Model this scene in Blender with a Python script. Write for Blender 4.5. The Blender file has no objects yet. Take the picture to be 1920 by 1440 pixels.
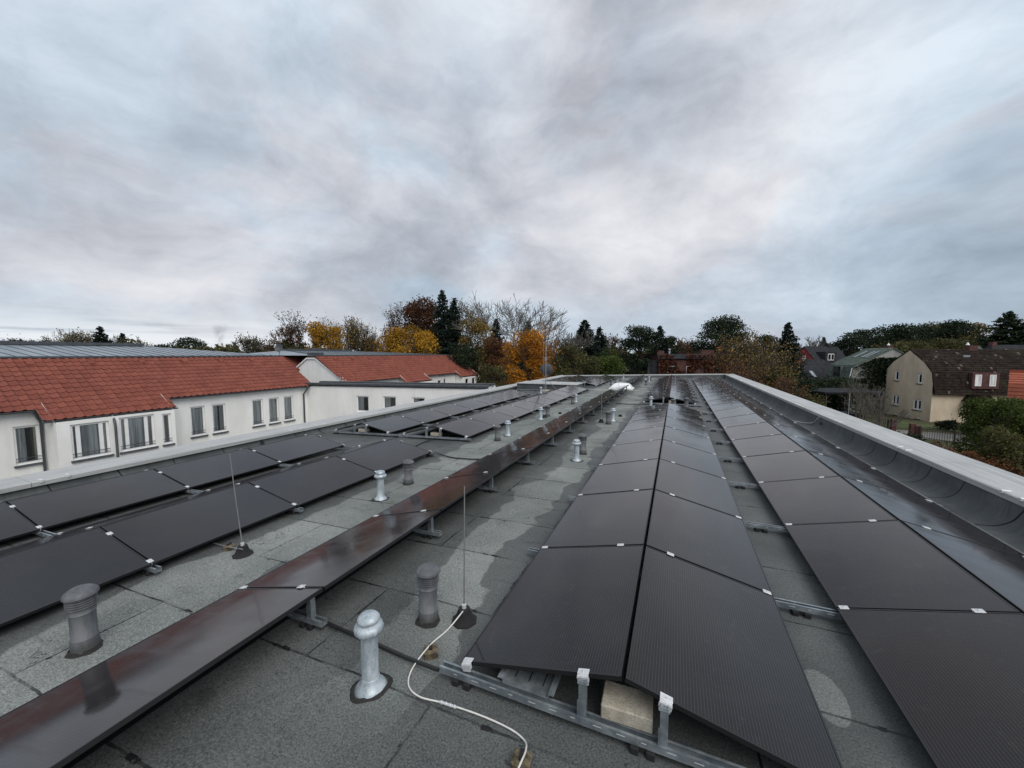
import bpy, math, random
import numpy as np
from mathutils import Vector, Matrix
random.seed(7); rng = np.random.default_rng(11)
S = bpy.context.scene; C = S.collection
R = math.radians
# ---------------------------------------------------------------- camera
H = 2.33                                   # eye height above the roof (roof surface is z = 0, street level is z = G)
G = -5.6
MR = np.array([[0.92177218, 0.03018309, -0.38655534], [0.38773193, -0.07175558, 0.91897502], [0, -0.99696545, -0.07784525]])
cam = bpy.data.cameras.new('camera'); cam.sensor_width = 36; cam.lens = 730/1920*36; cam.clip_start = .05; cam.clip_end = 9000
co = bpy.data.objects.new('camera', cam); C.objects.link(co); S.camera = co
co.matrix_world = Matrix(((MR[0][0], -MR[0][1], -MR[0][2], 0), (MR[1][0], -MR[1][1], -MR[1][2], 0), (MR[2][0], -MR[2][1], -MR[2][2], H), (0, 0, 0, 1)))
def ray(px, py): return MR @ np.array([(px-960)/730, (py-720)/730, 1.])
def P(px, py, d): r = ray(px, py)*d; return (r[0], r[1], r[2]+H)          # survey: picture point at a known distance -> place
def PG(px, py, z=G): r = ray(px, py); t = (z-H)/r[2]; return (r[0]*t, r[1]*t, z)
S.render.resolution_x = 1024; S.render.resolution_y = 768
S.view_settings.view_transform = 'Standard'; S.view_settings.look = 'None'; S.view_settings.exposure = 0; S.view_settings.gamma = 1
S.render.engine = 'CYCLES'; S.cycles.max_bounces = 6; S.cycles.glossy_bounces = 3; S.cycles.diffuse_bounces = 3
SUN_EL, SUN_AZ = R(48), R(125)             # azimuth from +Y towards +X: behind the camera, to the right
sl = bpy.data.lights.new('sun', 'SUN'); sl.energy = 2.2; sl.angle = R(50); sl.color = (1, .96, .91)
so = bpy.data.objects.new('sun', sl); C.objects.link(so)
sd = Vector((math.sin(SUN_AZ)*math.cos(SUN_EL), math.cos(SUN_AZ)*math.cos(SUN_EL), math.sin(SUN_EL)))
so.rotation_euler = sd.to_track_quat('Z', 'Y').to_euler(); so.location = (0, 0, 60)

# ---------------------------------------------------------------- node helpers
class NT:
    def __init__(s, nt): s.t = nt; s.n = nt.nodes; s.l = nt.links
    def put(s, node, k, v):
        if isinstance(v, bpy.types.NodeSocket): s.l.new(v, node.inputs[k])
        elif v is not None:
            sk = node.inputs[k]
            if sk.type == 'RGBA' and not isinstance(v, (int, float)) and len(v) == 3: v = (*v, 1)
            sk.default_value = v
    def math(s, op, a, b=None, c=None, clamp=False):
        m = s.n.new('ShaderNodeMath'); m.operation = op; m.use_clamp = clamp
        for i, v in enumerate((a, b, c)):
            if v is not None: s.put(m, i, v)
        return m.outputs[0]
    def vm(s, op, a, b=None):
        m = s.n.new('ShaderNodeVectorMath'); m.operation = op
        s.put(m, 0, a)
        if b is not None: s.put(m, 1 if op != 'SCALE' else 3, b)
        return m.outputs['Value'] if op in ('DOT_PRODUCT', 'LENGTH') else m.outputs[0]
    def noise(s, vec=None, scale=1, detail=4, rough=.5, dist=0, col=False):
        m = s.n.new('ShaderNodeTexNoise'); s.put(m, 'Scale', scale); s.put(m, 'Detail', detail); s.put(m, 'Roughness', rough); s.put(m, 'Distortion', dist)
        if vec is not None: s.put(m, 'Vector', vec)
        return m.outputs[1 if col else 0]
    def ramp(s, f, pts):
        m = s.n.new('ShaderNodeValToRGB'); s.put(m, 0, f); e = m.color_ramp.elements
        while len(e) < len(pts): e.new(.5)
        for el, (p, c) in zip(e, pts):
            el.position = p; el.color = (c, c, c, 1) if isinstance(c, (int, float)) else (*c, 1)
        return m.outputs[0]
    def mix(s, f, a, b, mode='MIX'):
        m = s.n.new('ShaderNodeMix'); m.data_type = 'RGBA'; m.blend_type = mode
        s.put(m, 0, f); s.put(m, 6, a); s.put(m, 7, b); return m.outputs[2]
    def map(s, f, a, b, c=0., d=1.):
        m = s.n.new('ShaderNodeMapRange'); m.interpolation_type = 'SMOOTHSTEP'
        for i, v in enumerate((f, a, b, c, d)): s.put(m, i, v)
        return m.outputs[0]
    def sep(s, v): m = s.n.new('ShaderNodeSeparateXYZ'); s.put(m, 0, v); return m.outputs
    def comb(s, x, y, z=0.): m = s.n.new('ShaderNodeCombineXYZ'); [s.put(m, i, v) for i, v in enumerate((x, y, z))]; return m.outputs[0]
    def tc(s, w='Object'): return s.n.new('ShaderNodeTexCoord').outputs[w]
    def pos(s): return s.n.new('ShaderNodeNewGeometry').outputs['Position']
    def bump(s, h, st=.3, d=.01): m = s.n.new('ShaderNodeBump'); s.put(m, 'Strength', st); s.put(m, 'Distance', d); s.put(m, 'Height', h); return m.outputs[0]
MATS = {}
def mat(name, f):
    m = bpy.data.materials.new(name); m.use_nodes = True; t = NT(m.node_tree); b = m.node_tree.nodes['Principled BSDF']
    f(t, b); MATS[name] = m; return m
def simple(name, col, rough=.6, metal=0., var=.15, scale=6, bump=0, spec=None):
    def f(t, b):
        n = t.noise(t.tc(), scale, 5, .6)
        t.put(b, 'Base Color', t.mix(t.map(n, .3, .7), [c*(1-var) for c in col], [min(1, c*(1+var)) for c in col]))
        t.put(b, 'Roughness', rough); t.put(b, 'Metallic', metal)
        if spec is not None: t.put(b, 'Specular IOR Level', spec)
        if bump: t.put(b, 'Normal', t.bump(t.noise(t.tc(), scale*6, 4), bump, .01))
    return mat(name, f)

# ---------------------------------------------------------------- sky
W = bpy.data.worlds.new('World'); S.world = W; W.use_nodes = True
t = NT(W.node_tree); bg = W.node_tree.nodes['Background']
sky = t.n.new('ShaderNodeTexSky'); sky.sky_type = 'NISHITA'; sky.sun_disc = False; sky.sun_elevation = SUN_EL; sky.sun_rotation = SUN_AZ
d = t.tc('Generated'); sx = t.sep(d); zc = t.math('ADD', t.math('MAXIMUM', sx[2], 0.), .42)
p = t.comb(t.math('DIVIDE', sx[0], zc), t.math('DIVIDE', sx[1], zc))
warp = t.vm('SCALE', t.vm('SUBTRACT', t.noise(p, .55, 3, .5, 0, True), (.5, .5, .5)), 1.5)
pw = t.vm('ADD', p, warp)
n1 = t.noise(pw, 1.3, 10, .60)
d3 = t.vm('ADD', t.vm('MULTIPLY', d, (1., 1., 2.1)), t.vm('SCALE', t.vm('SUBTRACT', t.noise(d, 2.4, 4, .55, 0, True), (.5, .5, .5)), .40))
n2 = t.noise(t.vm('ADD', d3, (7.3, 2.1, 0)), 1.9, 5, .5); n3 = t.noise(t.vm('ADD', d3, (1.3, 9.1, 4)), 3.1, 11, .60)
v = t.math('ADD', -.04, t.math('ADD', t.math('MULTIPLY', n1, .48), t.math('MULTIPLY', n3, .62)))
def blob(px, py, k, amp):                 # one broad lighter or darker part of the cloud deck, in a fixed direction of the sky
    r = ray(px, py); r = r/np.linalg.norm(r)
    c = t.math('POWER', t.math('MAXIMUM', t.vm('DOT_PRODUCT', d, tuple(r)), 0.), float(k))
    return t.math('MULTIPLY', c, amp)
acc = v
for b_ in ((1300, 400, 50, .10), (1480, 270, 50, .09), (1680, 110, 40, .13), (1100, 190, 130, -.09), (1230, 290, 160, -.10), (1400, 20, 90, -.08), (860, 90, 40, .10), (1010, 440, 60, .06), (230, 240, 40, -.05), (420, 330, 40, .06),
           (1850, 330, 22, -.06), (1010, 515, 400, -.08), (640, 520, 60, -.06), (1750, 590, 22, -.04), (100, 500, 20, -.03), (330, 560, 60, .05), (1250, 600, 40, -.03)):
    acc = t.math('ADD', acc, blob(*b_))
grey = t.ramp(acc, [(.28, (.27, .28, .315)), (.44, (.42, .435, .485)), (.56, (.57, .58, .63)), (.72, (.76, .755, .78))])
blue = t.ramp(acc, [(.28, (.25, .315, .39)), (.48, (.42, .51, .61)), (.68, (.64, .745, .84))])
bm = t.math('ADD', t.map(n2, .40, .58), t.math('ADD', blob(880, 90, 50, .7), t.math('ADD', blob(1850, 330, 30, .6), t.math('ADD', blob(780, 560, 60, .5), blob(1380, 260, 25, -.9)))))
cl = t.mix(t.math('MULTIPLY', bm, .85, clamp=True), grey, blue)
strip = t.math('MULTIPLY', t.map(sx[2], .02, .095, 1., 0.), t.math('ADD', blob(150, 640, 7, .95), .0), clamp=True)     # pale gap under the clouds at the left horizon
cl = t.mix(t.math('MULTIPLY', strip, t.map(t.noise(t.comb(t.math('MULTIPLY', sx[0], 3.), t.math('MULTIPLY', sx[1], 3.), t.math('MULTIPLY', sx[2], 60.)), 1.4, 4), .3, .55)), cl, (.74, .78, .82))
cl = t.mix(t.map(sx[2], -.02, .0, 1., 0.), cl, (.10, .11, .11))
mixed = t.mix(1., cl, t.mix(1., sky.outputs[0], (.004, .004, .004), 'MULTIPLY'), 'ADD')
hs = t.n.new('ShaderNodeHueSaturation'); t.put(hs, 'Color', mixed); t.put(hs, 'Saturation', .92); t.put(hs, 'Value', 1.12)
W.node_tree.links.new(hs.outputs[0], bg.inputs[0]); bg.inputs[1].default_value = 1.0

# ---------------------------------------------------------------- mesh helpers
class MB:
    def __init__(s): s.v = []; s.f = []; s.sm = []; s.mi = []; s.cur = 0
    def add(s, vs, fs, smooth=False):
        o = len(s.v); s.v += [tuple(map(float, x)) for x in vs]; s.f += [tuple(i+o for i in f) for f in fs]; s.sm += [smooth]*len(fs); s.mi += [s.cur]*len(fs); return s
    def box(s, a, b, Mx=None):
        (x0, y0, z0), (x1, y1, z1) = a, b
        vs = [Vector(q) for q in ((x0, y0, z0), (x1, y0, z0), (x1, y1, z0), (x0, y1, z0), (x0, y0, z1), (x1, y0, z1), (x1, y1, z1), (x0, y1, z1))]
        if Mx is not None: vs = [Mx @ q for q in vs]
        return s.add(vs, [(0, 3, 2, 1), (4, 5, 6, 7), (0, 1, 5, 4), (1, 2, 6, 5), (2, 3, 7, 6), (3, 0, 4, 7)])
    def cbox(s, a, b, c=.01):              # box with chamfered vertical and top edges
        (x0, y0, z0), (x1, y1, z1) = a, b
        def ring(e, z): return [(x0+e, y0+c, z), (x0+c, y0+e, z), (x1-c, y0+e, z), (x1-e, y0+c, z), (x1-e, y1-c, z), (x1-c, y1-e, z), (x0+c, y1-e, z), (x0+e, y1-c, z)]
        def ring2(z):
            k = c*1.0; return [(x0+k, y0+2*c, z), (x0+2*c, y0+k, z), (x1-2*c, y0+k, z), (x1-k, y0+2*c, z), (x1-k, y1-2*c, z), (x1-2*c, y1-k, z), (x0+2*c, y1-k, z), (x0+k, y1-2*c, z)]
        vs = ring(0, z0)+ring(0, z1-c)+ring2(z1)
        fs = [tuple(range(7, -1, -1)), tuple(range(16, 24))]
        for k in range(2):
            for i in range(8): fs.append((k*8+i, k*8+(i+1) % 8, k*8+8+(i+1) % 8, k*8+8+i))
        return s.add(vs, fs)
    def lathe(s, prof, n=24, c=(0, 0, 0), Mx=None, close=True, wob=None):
        # prof: list of (r, z) pieces; a None starts a new smoothing piece
        pieces = [[]]
        for q in prof:
            if q is None: pieces.append([pieces[-1][-1]])
            else: pieces[-1].append(q)
        for pc in pieces:
            vs = []; fs = []
            for (r, z) in pc:
                for i in range(n):
                    a = 2*math.pi*i/n; rr = r*(1+(wob(a) if wob else 0)); q = Vector((c[0]+rr*math.cos(a), c[1]+rr*math.sin(a), c[2]+z)); vs.append(Mx @ q if Mx is not None else q)
            for k in range(len(pc)-1):
                for i in range(n): j = (i+1) % n; fs.append((k*n+i, k*n+j, (k+1)*n+j, (k+1)*n+i))
            s.add(vs, fs, True)
        return s
    def tube(s, pts, r, n=8, caps=True):
        pts = [Vector(q) for q in pts]; rs = r if isinstance(r, (list, tuple)) else [r]*len(pts)
        vs = []; fs = []; up = None
        for k, q in enumerate(pts):
            tg = (pts[min(k+1, len(pts)-1)]-pts[max(k-1, 0)]).normalized()
            if up is None: up = Vector((0, 0, 1)) if abs(tg.z) < .9 else Vector((1, 0, 0))
            a = tg.cross(up).normalized(); b = a.cross(tg).normalized(); up = b
            for i in range(n): an = 2*math.pi*i/n; vs.append(q+a*rs[k]*math.cos(an)+b*rs[k]*math.sin(an))
        for k in range(len(pts)-1):
            for i in range(n): j = (i+1) % n; fs.append((k*n+i, k*n+j, (k+1)*n+j, (k+1)*n+i))
        s.add(vs, fs, True)
        if caps: s.add([*vs[:n]], [tuple(range(n-1, -1, -1))]); s.add([*vs[-n:]], [tuple(range(n))])
        return s
    def prism(s, prof, a, b, Mx=None):     # profile of (x, z) extruded in y from a to b
        n = len(prof); vs = [Vector((x, a, z)) for x, z in prof]+[Vector((x, b, z)) for x, z in prof]
        if Mx is not None: vs = [Mx @ q for q in vs]
        fs = [(i, (i+1) % n, n+(i+1) % n, n+i) for i in range(n)]+[tuple(range(n-1, -1, -1)), tuple(range(n, 2*n))]
        return s.add(vs, fs)
    def build(s, name, m, parent=None, loc=None, label=None, cat=None, group=None, kind=None):
        me = bpy.data.meshes.new(name); me.from_pydata(s.v, [], s.f); me.update()
        me.polygons.foreach_set('use_smooth', s.sm)
        for q in (m if isinstance(m, (list, tuple)) else [m]): me.materials.append(q)
        if any(s.mi): me.polygons.foreach_set('material_index', s.mi)
        o = bpy.data.objects.new(name, me); C.objects.link(o)
        if parent is not None: o.parent = parent
        if loc is not None: o.location = loc
        return tag(o, label, cat, group, kind)
def tag(o, label=None, cat=None, group=None, kind=None):
    for k, v_ in (('label', label), ('category', cat), ('group', group), ('kind', kind)):
        if v_: o[k] = v_
    return o
def thing(name, label, cat, loc=(0, 0, 0), rz=0., group=None):
    o = bpy.data.objects.new(name, None); o.empty_display_size = .3; C.objects.link(o); o.location = loc; o.rotation_euler = (0, 0, rz)
    return tag(o, label, cat, group)
def kids(o): return [c for c in bpy.data.objects if c.parent is o]
def dup(root, loc, label, group=None, rot=None, scale=None, kl=None):
    r = root.copy(); C.objects.link(r); r.location = loc; r['label'] = label
    if group: r['group'] = group
    if rot is not None: r.rotation_euler = rot
    if scale is not None: r.scale = scale
    for c in (kl if kl is not None else kids(root)):
        q = c.copy(); C.objects.link(q); q.parent = r
        for g in kids(c): h = g.copy(); C.objects.link(h); h.parent = q
    return r
ORD = 'zeroth first second third fourth fifth sixth seventh eighth ninth tenth eleventh twelfth thirteenth fourteenth fifteenth sixteenth seventeenth eighteenth nineteenth twentieth twenty-first twenty-second twenty-third'.split()
def zr(x): return -.035*max(0., -x-2)      # the roof falls gently to the left parapet
def sm(*pts): return pts

# ---------------------------------------------------------------- materials
def f_felt(t, b):
    p = t.pos(); x = t.sep(p)
    wv = t.vm('SCALE', t.vm('SUBTRACT', t.noise(p, 1.6, 3, .5, 0, True), (.5, .5, .5)), .025)
    wv2 = t.vm('SCALE', t.vm('SUBTRACT', t.noise(p, 14, 3, .6, 0, True), (.5, .5, .5)), .02)
    q = t.vm('ADD', t.vm('ADD', p, wv), wv2)
    br = t.n.new('ShaderNodeTexBrick'); t.put(br, 'Vector', t.vm('ADD', q, (1.44, -.13, 0))); br.offset = .37; br.squash = 1
    t.put(br, 'Scale', 1.); t.put(br, 'Brick Width', 3.1); t.put(br, 'Row Height', .945); t.put(br, 'Mortar Size', .010); t.put(br, 'Mortar Smooth', .35)
    t.put(br, 'Color1', (1, 1, 1)); t.put(br, 'Color2', (.84, .84, .84)); t.put(br, 'Mortar', (1, 1, 1))
    seam = t.math('MULTIPLY', br.outputs[1], t.map(t.noise(p, 2.3, 4, .6), .36, .60, .25, 1.))
    big = t.noise(p, .9, 5, .6); fine = t.noise(p, 75, 4, .85); mid = t.noise(p, 22, 4, .65)
    base = t.mix(t.map(big, .3, .7), (.165, .18, .17), (.26, .275, .26))
    base = t.mix(t.math('MULTIPLY', t.map(fine, .50, .36), .85), base, (.035, .04, .042), 'MIX')
    base = t.mix(t.math('MULTIPLY', t.map(fine, .52, .66), .55), base, (.50, .52, .50))
    sm_ = t.noise(t.vm('ADD', p, (3, 5, 0)), .38, 4, .6); base = t.mix(t.math('MULTIPLY', t.map(sm_, .5, .66), .38), base, (.075, .083, .082))
    wr = t.noise(t.vm('ADD', t.vm('MULTIPLY', p, (.9, 3.5, 1)), t.vm('SCALE', wv, 30.)), 1.6, 4, .65); base = t.mix(t.math('MULTIPLY', t.map(wr, .60, .70), .45), base, (.07, .078, .078))
    base = t.mix(t.math('MULTIPLY', t.map(mid, .45, .75), .3), base, (.07, .08, .08))
    base = t.mix(1., base, br.outputs[0], 'MULTIPLY')
    # wet: around and between the panel rows, with a wandering edge; some shade painted in as well
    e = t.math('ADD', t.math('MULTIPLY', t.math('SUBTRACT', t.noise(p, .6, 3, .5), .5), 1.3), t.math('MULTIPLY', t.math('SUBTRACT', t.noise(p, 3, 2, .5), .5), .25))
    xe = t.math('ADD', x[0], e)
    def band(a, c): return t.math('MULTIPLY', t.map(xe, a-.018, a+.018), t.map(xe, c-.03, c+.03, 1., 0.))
    wet_shade = t.math('MULTIPLY', band(-1.68, 3.55), t.map(t.math('ADD', x[1], e), -30, -29))
    wet_shade = t.math('MAXIMUM', wet_shade, band(-11.2, -5.05))
    wet_shade = t.math('MAXIMUM', wet_shade, t.math('MULTIPLY', band(-3.9, -2.3), .9))  # strip by the narrow row: its shade painted in with the damp
    yn = t.math('ADD', x[1], t.math('MULTIPLY', e, .5))
    wet_shade = t.math('MAXIMUM', wet_shade, t.math('MULTIPLY', t.math('MULTIPLY', t.map(yn, 1.5, 2.5, 1., 0.), t.map(xe, -4.1, -3.7)), .95))  # towards the camera: shadow and lens falloff painted in with the damp
    # patches that have dried pale between the rows
    def patch(cx, cy, rx, ry):
        dx = t.math('DIVIDE', t.math('SUBTRACT', t.math('ADD', x[0], t.math('MULTIPLY', e, .12)), cx), rx); dy = t.math('DIVIDE', t.math('SUBTRACT', x[1], cy), ry)
        return t.map(t.math('ADD', t.math('MULTIPLY', dx, dx), t.math('MULTIPLY', dy, dy)), .9, 1.05, 1., 0.)
    dry = patch(1.0, 3.12, .12, .24)
    for a in ((3.6, 9.9, .25, .5), (3.62, 8.0, .22, .7), (3.65, 13, .2, 1.2)): dry = t.math('MAXIMUM', dry, patch(*a))
    wet_shade = t.math('MULTIPLY', wet_shade, t.math('SUBTRACT', 1., dry))
    col = t.mix(wet_shade, base, t.mix(1., base, (.47, .475, .49), 'MULTIPLY'))
    b2 = t.n.new('ShaderNodeTexBrick'); t.put(b2, 'Vector', t.vm('ADD', t.vm('ADD', q, t.vm('SCALE', t.vm('SUBTRACT', t.noise(p, 5, 2, .5, 0, True), (.5, .5, .5)), .03)), (1.44, -.13, 0))); b2.offset = .37; b2.squash = 1
    t.put(b2, 'Scale', 1.); t.put(b2, 'Brick Width', 3.1); t.put(b2, 'Row Height', .945); t.put(b2, 'Mortar Size', .02); t.put(b2, 'Mortar Smooth', .1)
    blob_ = t.math('MULTIPLY', b2.outputs[1], t.map(t.noise(p, 4.2, 4, .65), .60, .63))
    vo = t.n.new('ShaderNodeTexVoronoi'); t.put(vo, 'Vector', p); t.put(vo, 'Scale', 7.); spot = t.math('MULTIPLY', t.map(vo.outputs[0], .05, .09, 1., 0.), t.map(t.noise(p, 1.7, 2), .56, .6))
    crack = t.math('ABSOLUTE', t.math('SUBTRACT', t.noise(t.vm('ADD', p, wv2), 1.15, 5, .55), .5)); crack = t.math('MULTIPLY', t.map(crack, .0015, .004, 1., 0.), t.map(t.noise(p, 1.3, 2), .54, .60))
    col = t.mix(t.math('MULTIPLY', crack, .75), col, (.03, .032, .033))
    col = t.mix(t.math('MULTIPLY', spot, .8), col, (.03, .03, .027))
    col = t.mix(t.math('MAXIMUM', seam, blob_), col, (.012, .013, .014))
    t.put(b, 'Base Color', col); t.put(b, 'Roughness', t.math('SUBTRACT', .93, t.math('MULTIPLY', wet_shade, .35)))
    t.put(b, 'Specular IOR Level', .25)
    h = t.math('ADD', t.math('ADD', t.math('MULTIPLY', fine, .5), t.math('MULTIPLY', mid, .5)), t.math('MULTIPLY', seam, 1.6))
    t.put(b, 'Normal', t.bump(h, .55, .006))
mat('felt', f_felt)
def f_up(t, b, period=1.02, ph=0.):
    p = t.pos(); x = t.sep(p); n = t.noise(p, 2.2, 4, .6)
    yy = t.math('ADD', t.math('ADD', x[1], t.math('MULTIPLY', x[2], .35)), t.math('MULTIPLY', t.noise(t.vm('MULTIPLY', p, (0, 1, .3)), .7, 2, .5), .9))
    fr = t.math('FRACT', t.math('DIVIDE', yy, period)); seam = t.map(t.math('ABSOLUTE', t.math('SUBTRACT', fr, .5)), .008, .019, 1., 0.)
    fine = t.noise(p, 95, 3, .75); big = t.noise(p, 1.1, 5, .65)
    base = t.mix(t.map(big, .3, .7), (.068, .076, .078), (.125, .137, .138)); base = t.mix(t.math('MULTIPLY', t.map(fine, .3, .75), .6), base, (.05, .055, .06))
    st = t.noise(t.vm('MULTIPLY', p, (1, 6, .6)), 1.5, 5, .7); base = t.mix(t.math('MULTIPLY', t.map(st, .48, .7), .6), base, (.05, .053, .05))
    t.put(b, 'Base Color', t.mix(seam, base, (.012, .013, .014))); t.put(b, 'Roughness', .85); t.put(b, 'Specular IOR Level', .3)
    t.put(b, 'Normal', t.bump(t.math('ADD', fine, t.math('MULTIPLY', seam, 2.)), .5, .006))
mat('upstand', f_up)
def f_cap(t, b):
    p = t.pos(); q = t.vm('MULTIPLY', p, (14, .5, 14)); n = t.noise(q, 1.3, 5, .65); f = t.noise(p, 45, 4, .7); g = t.noise(p, .8, 4, .6)
    c = t.mix(t.map(n, .3, .7), (.35, .36, .36), (.53, .535, .525)); c = t.mix(t.math('MULTIPLY', t.map(f, .35, .7), .35), c, (.23, .235, .235)); c = t.mix(t.math('MULTIPLY', t.map(g, .5, .7), .3), c, (.26, .275, .265))
    t.put(b, 'Base Color', c); t.put(b, 'Roughness', .6); t.put(b, 'Metallic', .15); t.put(b, 'Normal', t.bump(f, .25, .004))
mat('cap', f_cap)
def f_pv(t, b):
    p = t.tc(); x = t.sep(p); pp = t.pos()
    # silver contact lines: fine ones along the long side, faint gaps between the cells
    fx = t.math('ABSOLUTE', t.math('SUBTRACT', t.math('FRACT', t.math('MULTIPLY', x[0], 1/.01855)), .5)); ln = t.map(fx, .03, .06, 1., 0.)
    fy = t.math('ABSOLUTE', t.math('SUBTRACT', t.math('FRACT', t.math('MULTIPLY', x[1], 1/.0141)), .5)); dash = t.map(fy, .12, .3, .35, 1.)
    gx = t.math('ABSOLUTE', t.math('SUBTRACT', t.math('FRACT', t.math('MULTIPLY', x[0], 1/.1855)), .5)); gy = t.math('ABSOLUTE', t.math('SUBTRACT', t.math('FRACT', t.math('ADD', t.math('MULTIPLY', x[1], 1/.0865), .5)), .5))
    gap = t.math('MAXIMUM', t.map(gx, .007, .012, 1., 0.), t.map(gy, .012, .02, 1., 0.))
    r = t.n.new('ShaderNodeObjectInfo').outputs['Random']
    dirt = t.noise(t.vm('ADD', pp, t.comb(t.math('MULTIPLY', r, 9.), 0., 0.)), 1.3, 5, .62, .6); st = t.noise(t.vm('MULTIPLY', pp, (1.2, 9, 1.2)), 1.2, 4, .6)
    base = t.mix(r, (.0034, .0026, .0042), (.0050, .0036, .0044))
    base = t.mix(t.math('MULTIPLY', t.math('MULTIPLY', ln, dash), .5), base, (.15, .135, .13))
    base = t.mix(t.math('MULTIPLY', gap, .8), base, (.003, .003, .004))
    base = t.mix(t.math('MULTIPLY', t.map(dirt, .5, .85), .06), base, (.14, .13, .12))
    t.put(b, 'Base Color', base)
    wm = t.noise(t.vm('MULTIPLY', pp, (1, 1, 1)), 5.5, 6, .7, 1.2); base2 = t.mix(t.math('MULTIPLY', t.map(wm, .58, .70), .035), base, (.30, .29, .27)); t.put(b, 'Base Color', base2)
    t.put(b, 'Roughness', t.math('ADD', .075, t.math('ADD', t.math('MULTIPLY', t.map(dirt, .42, .75), .10), t.math('MULTIPLY', t.map(st, .5, .75), .06))))
    t.put(b, 'IOR', 1.42); t.put(b, 'Sheen Weight', .05); t.put(b, 'Sheen Roughness', .45); t.put(b, 'Sheen Tint', (.86, .82, .90))
    drops = t.noise(pp, 160, 2, .5); wav = t.noise(pp, 1.1, 2, .4)
    t.put(b, 'Normal', t.bump(t.math('ADD', t.math('MULTIPLY', wav, 6.), t.math('MULTIPLY', drops, .015)), .22, .004))
mat('pv_glass', f_pv)
simple('pv_frame', (.010, .010, .011), .38, 0, .1, 20)
def f_galv(t, b):
    p = t.pos(); v_ = t.n.new('ShaderNodeTexVoronoi'); t.put(v_, 'Vector', p); t.put(v_, 'Scale', 60.)
    n = t.noise(p, 7, 5, .65); c = t.mix(t.map(n, .3, .7), (.20, .235, .26), (.40, .44, .46)); sp = t.n.new('ShaderNodeSeparateXYZ'); t.put(sp, 0, v_.outputs['Color']); c = t.mix(t.math('MULTIPLY', sp.outputs[0], .25), c, (.16, .19, .21))
    t.put(b, 'Base Color', c); t.put(b, 'Metallic', .65); t.put(b, 'Roughness', t.map(n, .3, .7, .38, .58))
mat('galv', f_galv)
simple('alu', (.60, .61, .62), .45, .25, .1, 30)
simple('rubber', (.010, .010, .011), .85, 0, .2, 30, .3)
def f_conc(t, b):
    p = t.tc(); n = t.noise(p, 9, 6, .7); f = t.noise(p, 90, 4, .7)
    c = t.mix(t.map(n, .3, .7), (.34, .305, .24), (.52, .475, .39)); c = t.mix(t.math('MULTIPLY', t.map(f, .45, .7), .5), c, (.16, .15, .13))
    t.put(b, 'Base Color', c); t.put(b, 'Roughness', .95); t.put(b, 'Normal', t.bump(t.math('ADD', n, f), .8, .01))
mat('concrete', f_conc)
def f_mossy(t, b):
    p = t.tc(); n = t.noise(p, 22, 6, .75); f = t.noise(p, 70, 4, .7)
    c = t.mix(t.map(n, .4, .62), (.16, .125, .075), (.03, .028, .016)); c = t.mix(t.math('MULTIPLY', t.map(f, .5, .7), .6), c, (.24, .20, .14))
    t.put(b, 'Base Color', c); t.put(b, 'Roughness', .95); t.put(b, 'Normal', t.bump(t.math('ADD', n, f), .9, .012))
mat('mossy_concrete', f_mossy)
def f_plast(t, b):
    p = t.tc(); n = t.noise(t.vm('MULTIPLY', p, (1, 1, .25)), 14, 6, .65); z = t.sep(p)[2]
    c = t.mix(t.map(n, .3, .7), (.065, .07, .078), (.125, .13, .138))
    c = t.mix(t.math('MULTIPLY', t.map(t.math('ADD', z, t.math('MULTIPLY', n, .1)), .10, .16, 1., 0.), .8), c, (.045, .048, .045))
    t.put(b, 'Base Color', c); t.put(b, 'Roughness', .6); t.put(b, 'Normal', t.bump(n, .2, .004))
mat('vent_plastic', f_plast)
def f_zinc(t, b):
    p = t.tc(); n = t.noise(t.vm('MULTIPLY', p, (1, 1, .3)), 16, 6, .7); f = t.noise(p, 60, 3, .6)
    c = t.mix(t.map(n, .3, .7), (.25, .30, .335), (.52, .575, .61)); c = t.mix(t.math('MULTIPLY', t.map(f, .5, .7), .3), c, (.62, .66, .68))
    t.put(b, 'Base Color', c); t.put(b, 'Metallic', .3); t.put(b, 'Roughness', .5)
mat('zinc', f_zinc)
simple('bitumen', (.02, .019, .018), .75, 0, .4, 40, .8)
simple('cable_white', (.62, .61, .57), .5, 0, .1, 20)
simple('cable_black', (.014, .014, .015), .5, 0, .1, 20)
simple('steel_rod', (.33, .33, .33), .45, .6, .1, 20)
simple('dark_metal', (.075, .085, .095), .5, .3, .2, 3)
simple('dish_grey', (.075, .08, .088), .55, 0, .12, 4)
def f_render(t, b, a=(.74, .74, .715), c2=(.85, .85, .83)):
    p = t.pos(); n = t.noise(t.vm('MULTIPLY', p, (1, 1, .45)), .9, 6, .65); f = t.noise(p, 28, 4, .7)
    c = t.mix(t.map(n, .3, .7), a, c2); c = t.mix(t.math('MULTIPLY', t.map(f, .45, .75), .25), c, [q*.72 for q in a])
    sk_ = t.noise(t.vm('MULTIPLY', p, (2.2, 2.2, .16)), 1.6, 5, .7); c = t.mix(t.math('MULTIPLY', t.map(sk_, .5, .72), .16), c, [q*.62 for q in a])
    t.put(b, 'Base Color', c); t.put(b, 'Roughness', .92); t.put(b, 'Normal', t.bump(f, .6, .015))
mat('render_white', f_render)
mat('render_beige', lambda t, b: f_render(t, b, (.54, .45, .33), (.68, .58, .44)))
mat('render_grey', lambda t, b: f_render(t, b, (.27, .275, .255), (.38, .38, .35)))
mat('render_red', lambda t, b: f_render(t, b, (.24, .02, .03), (.32, .035, .045)))
simple('white_frame', (.78, .78, .77), .4, 0, .04, 5)
simple('sill', (.085, .095, .11), .5, .2, .1, 4)
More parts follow.
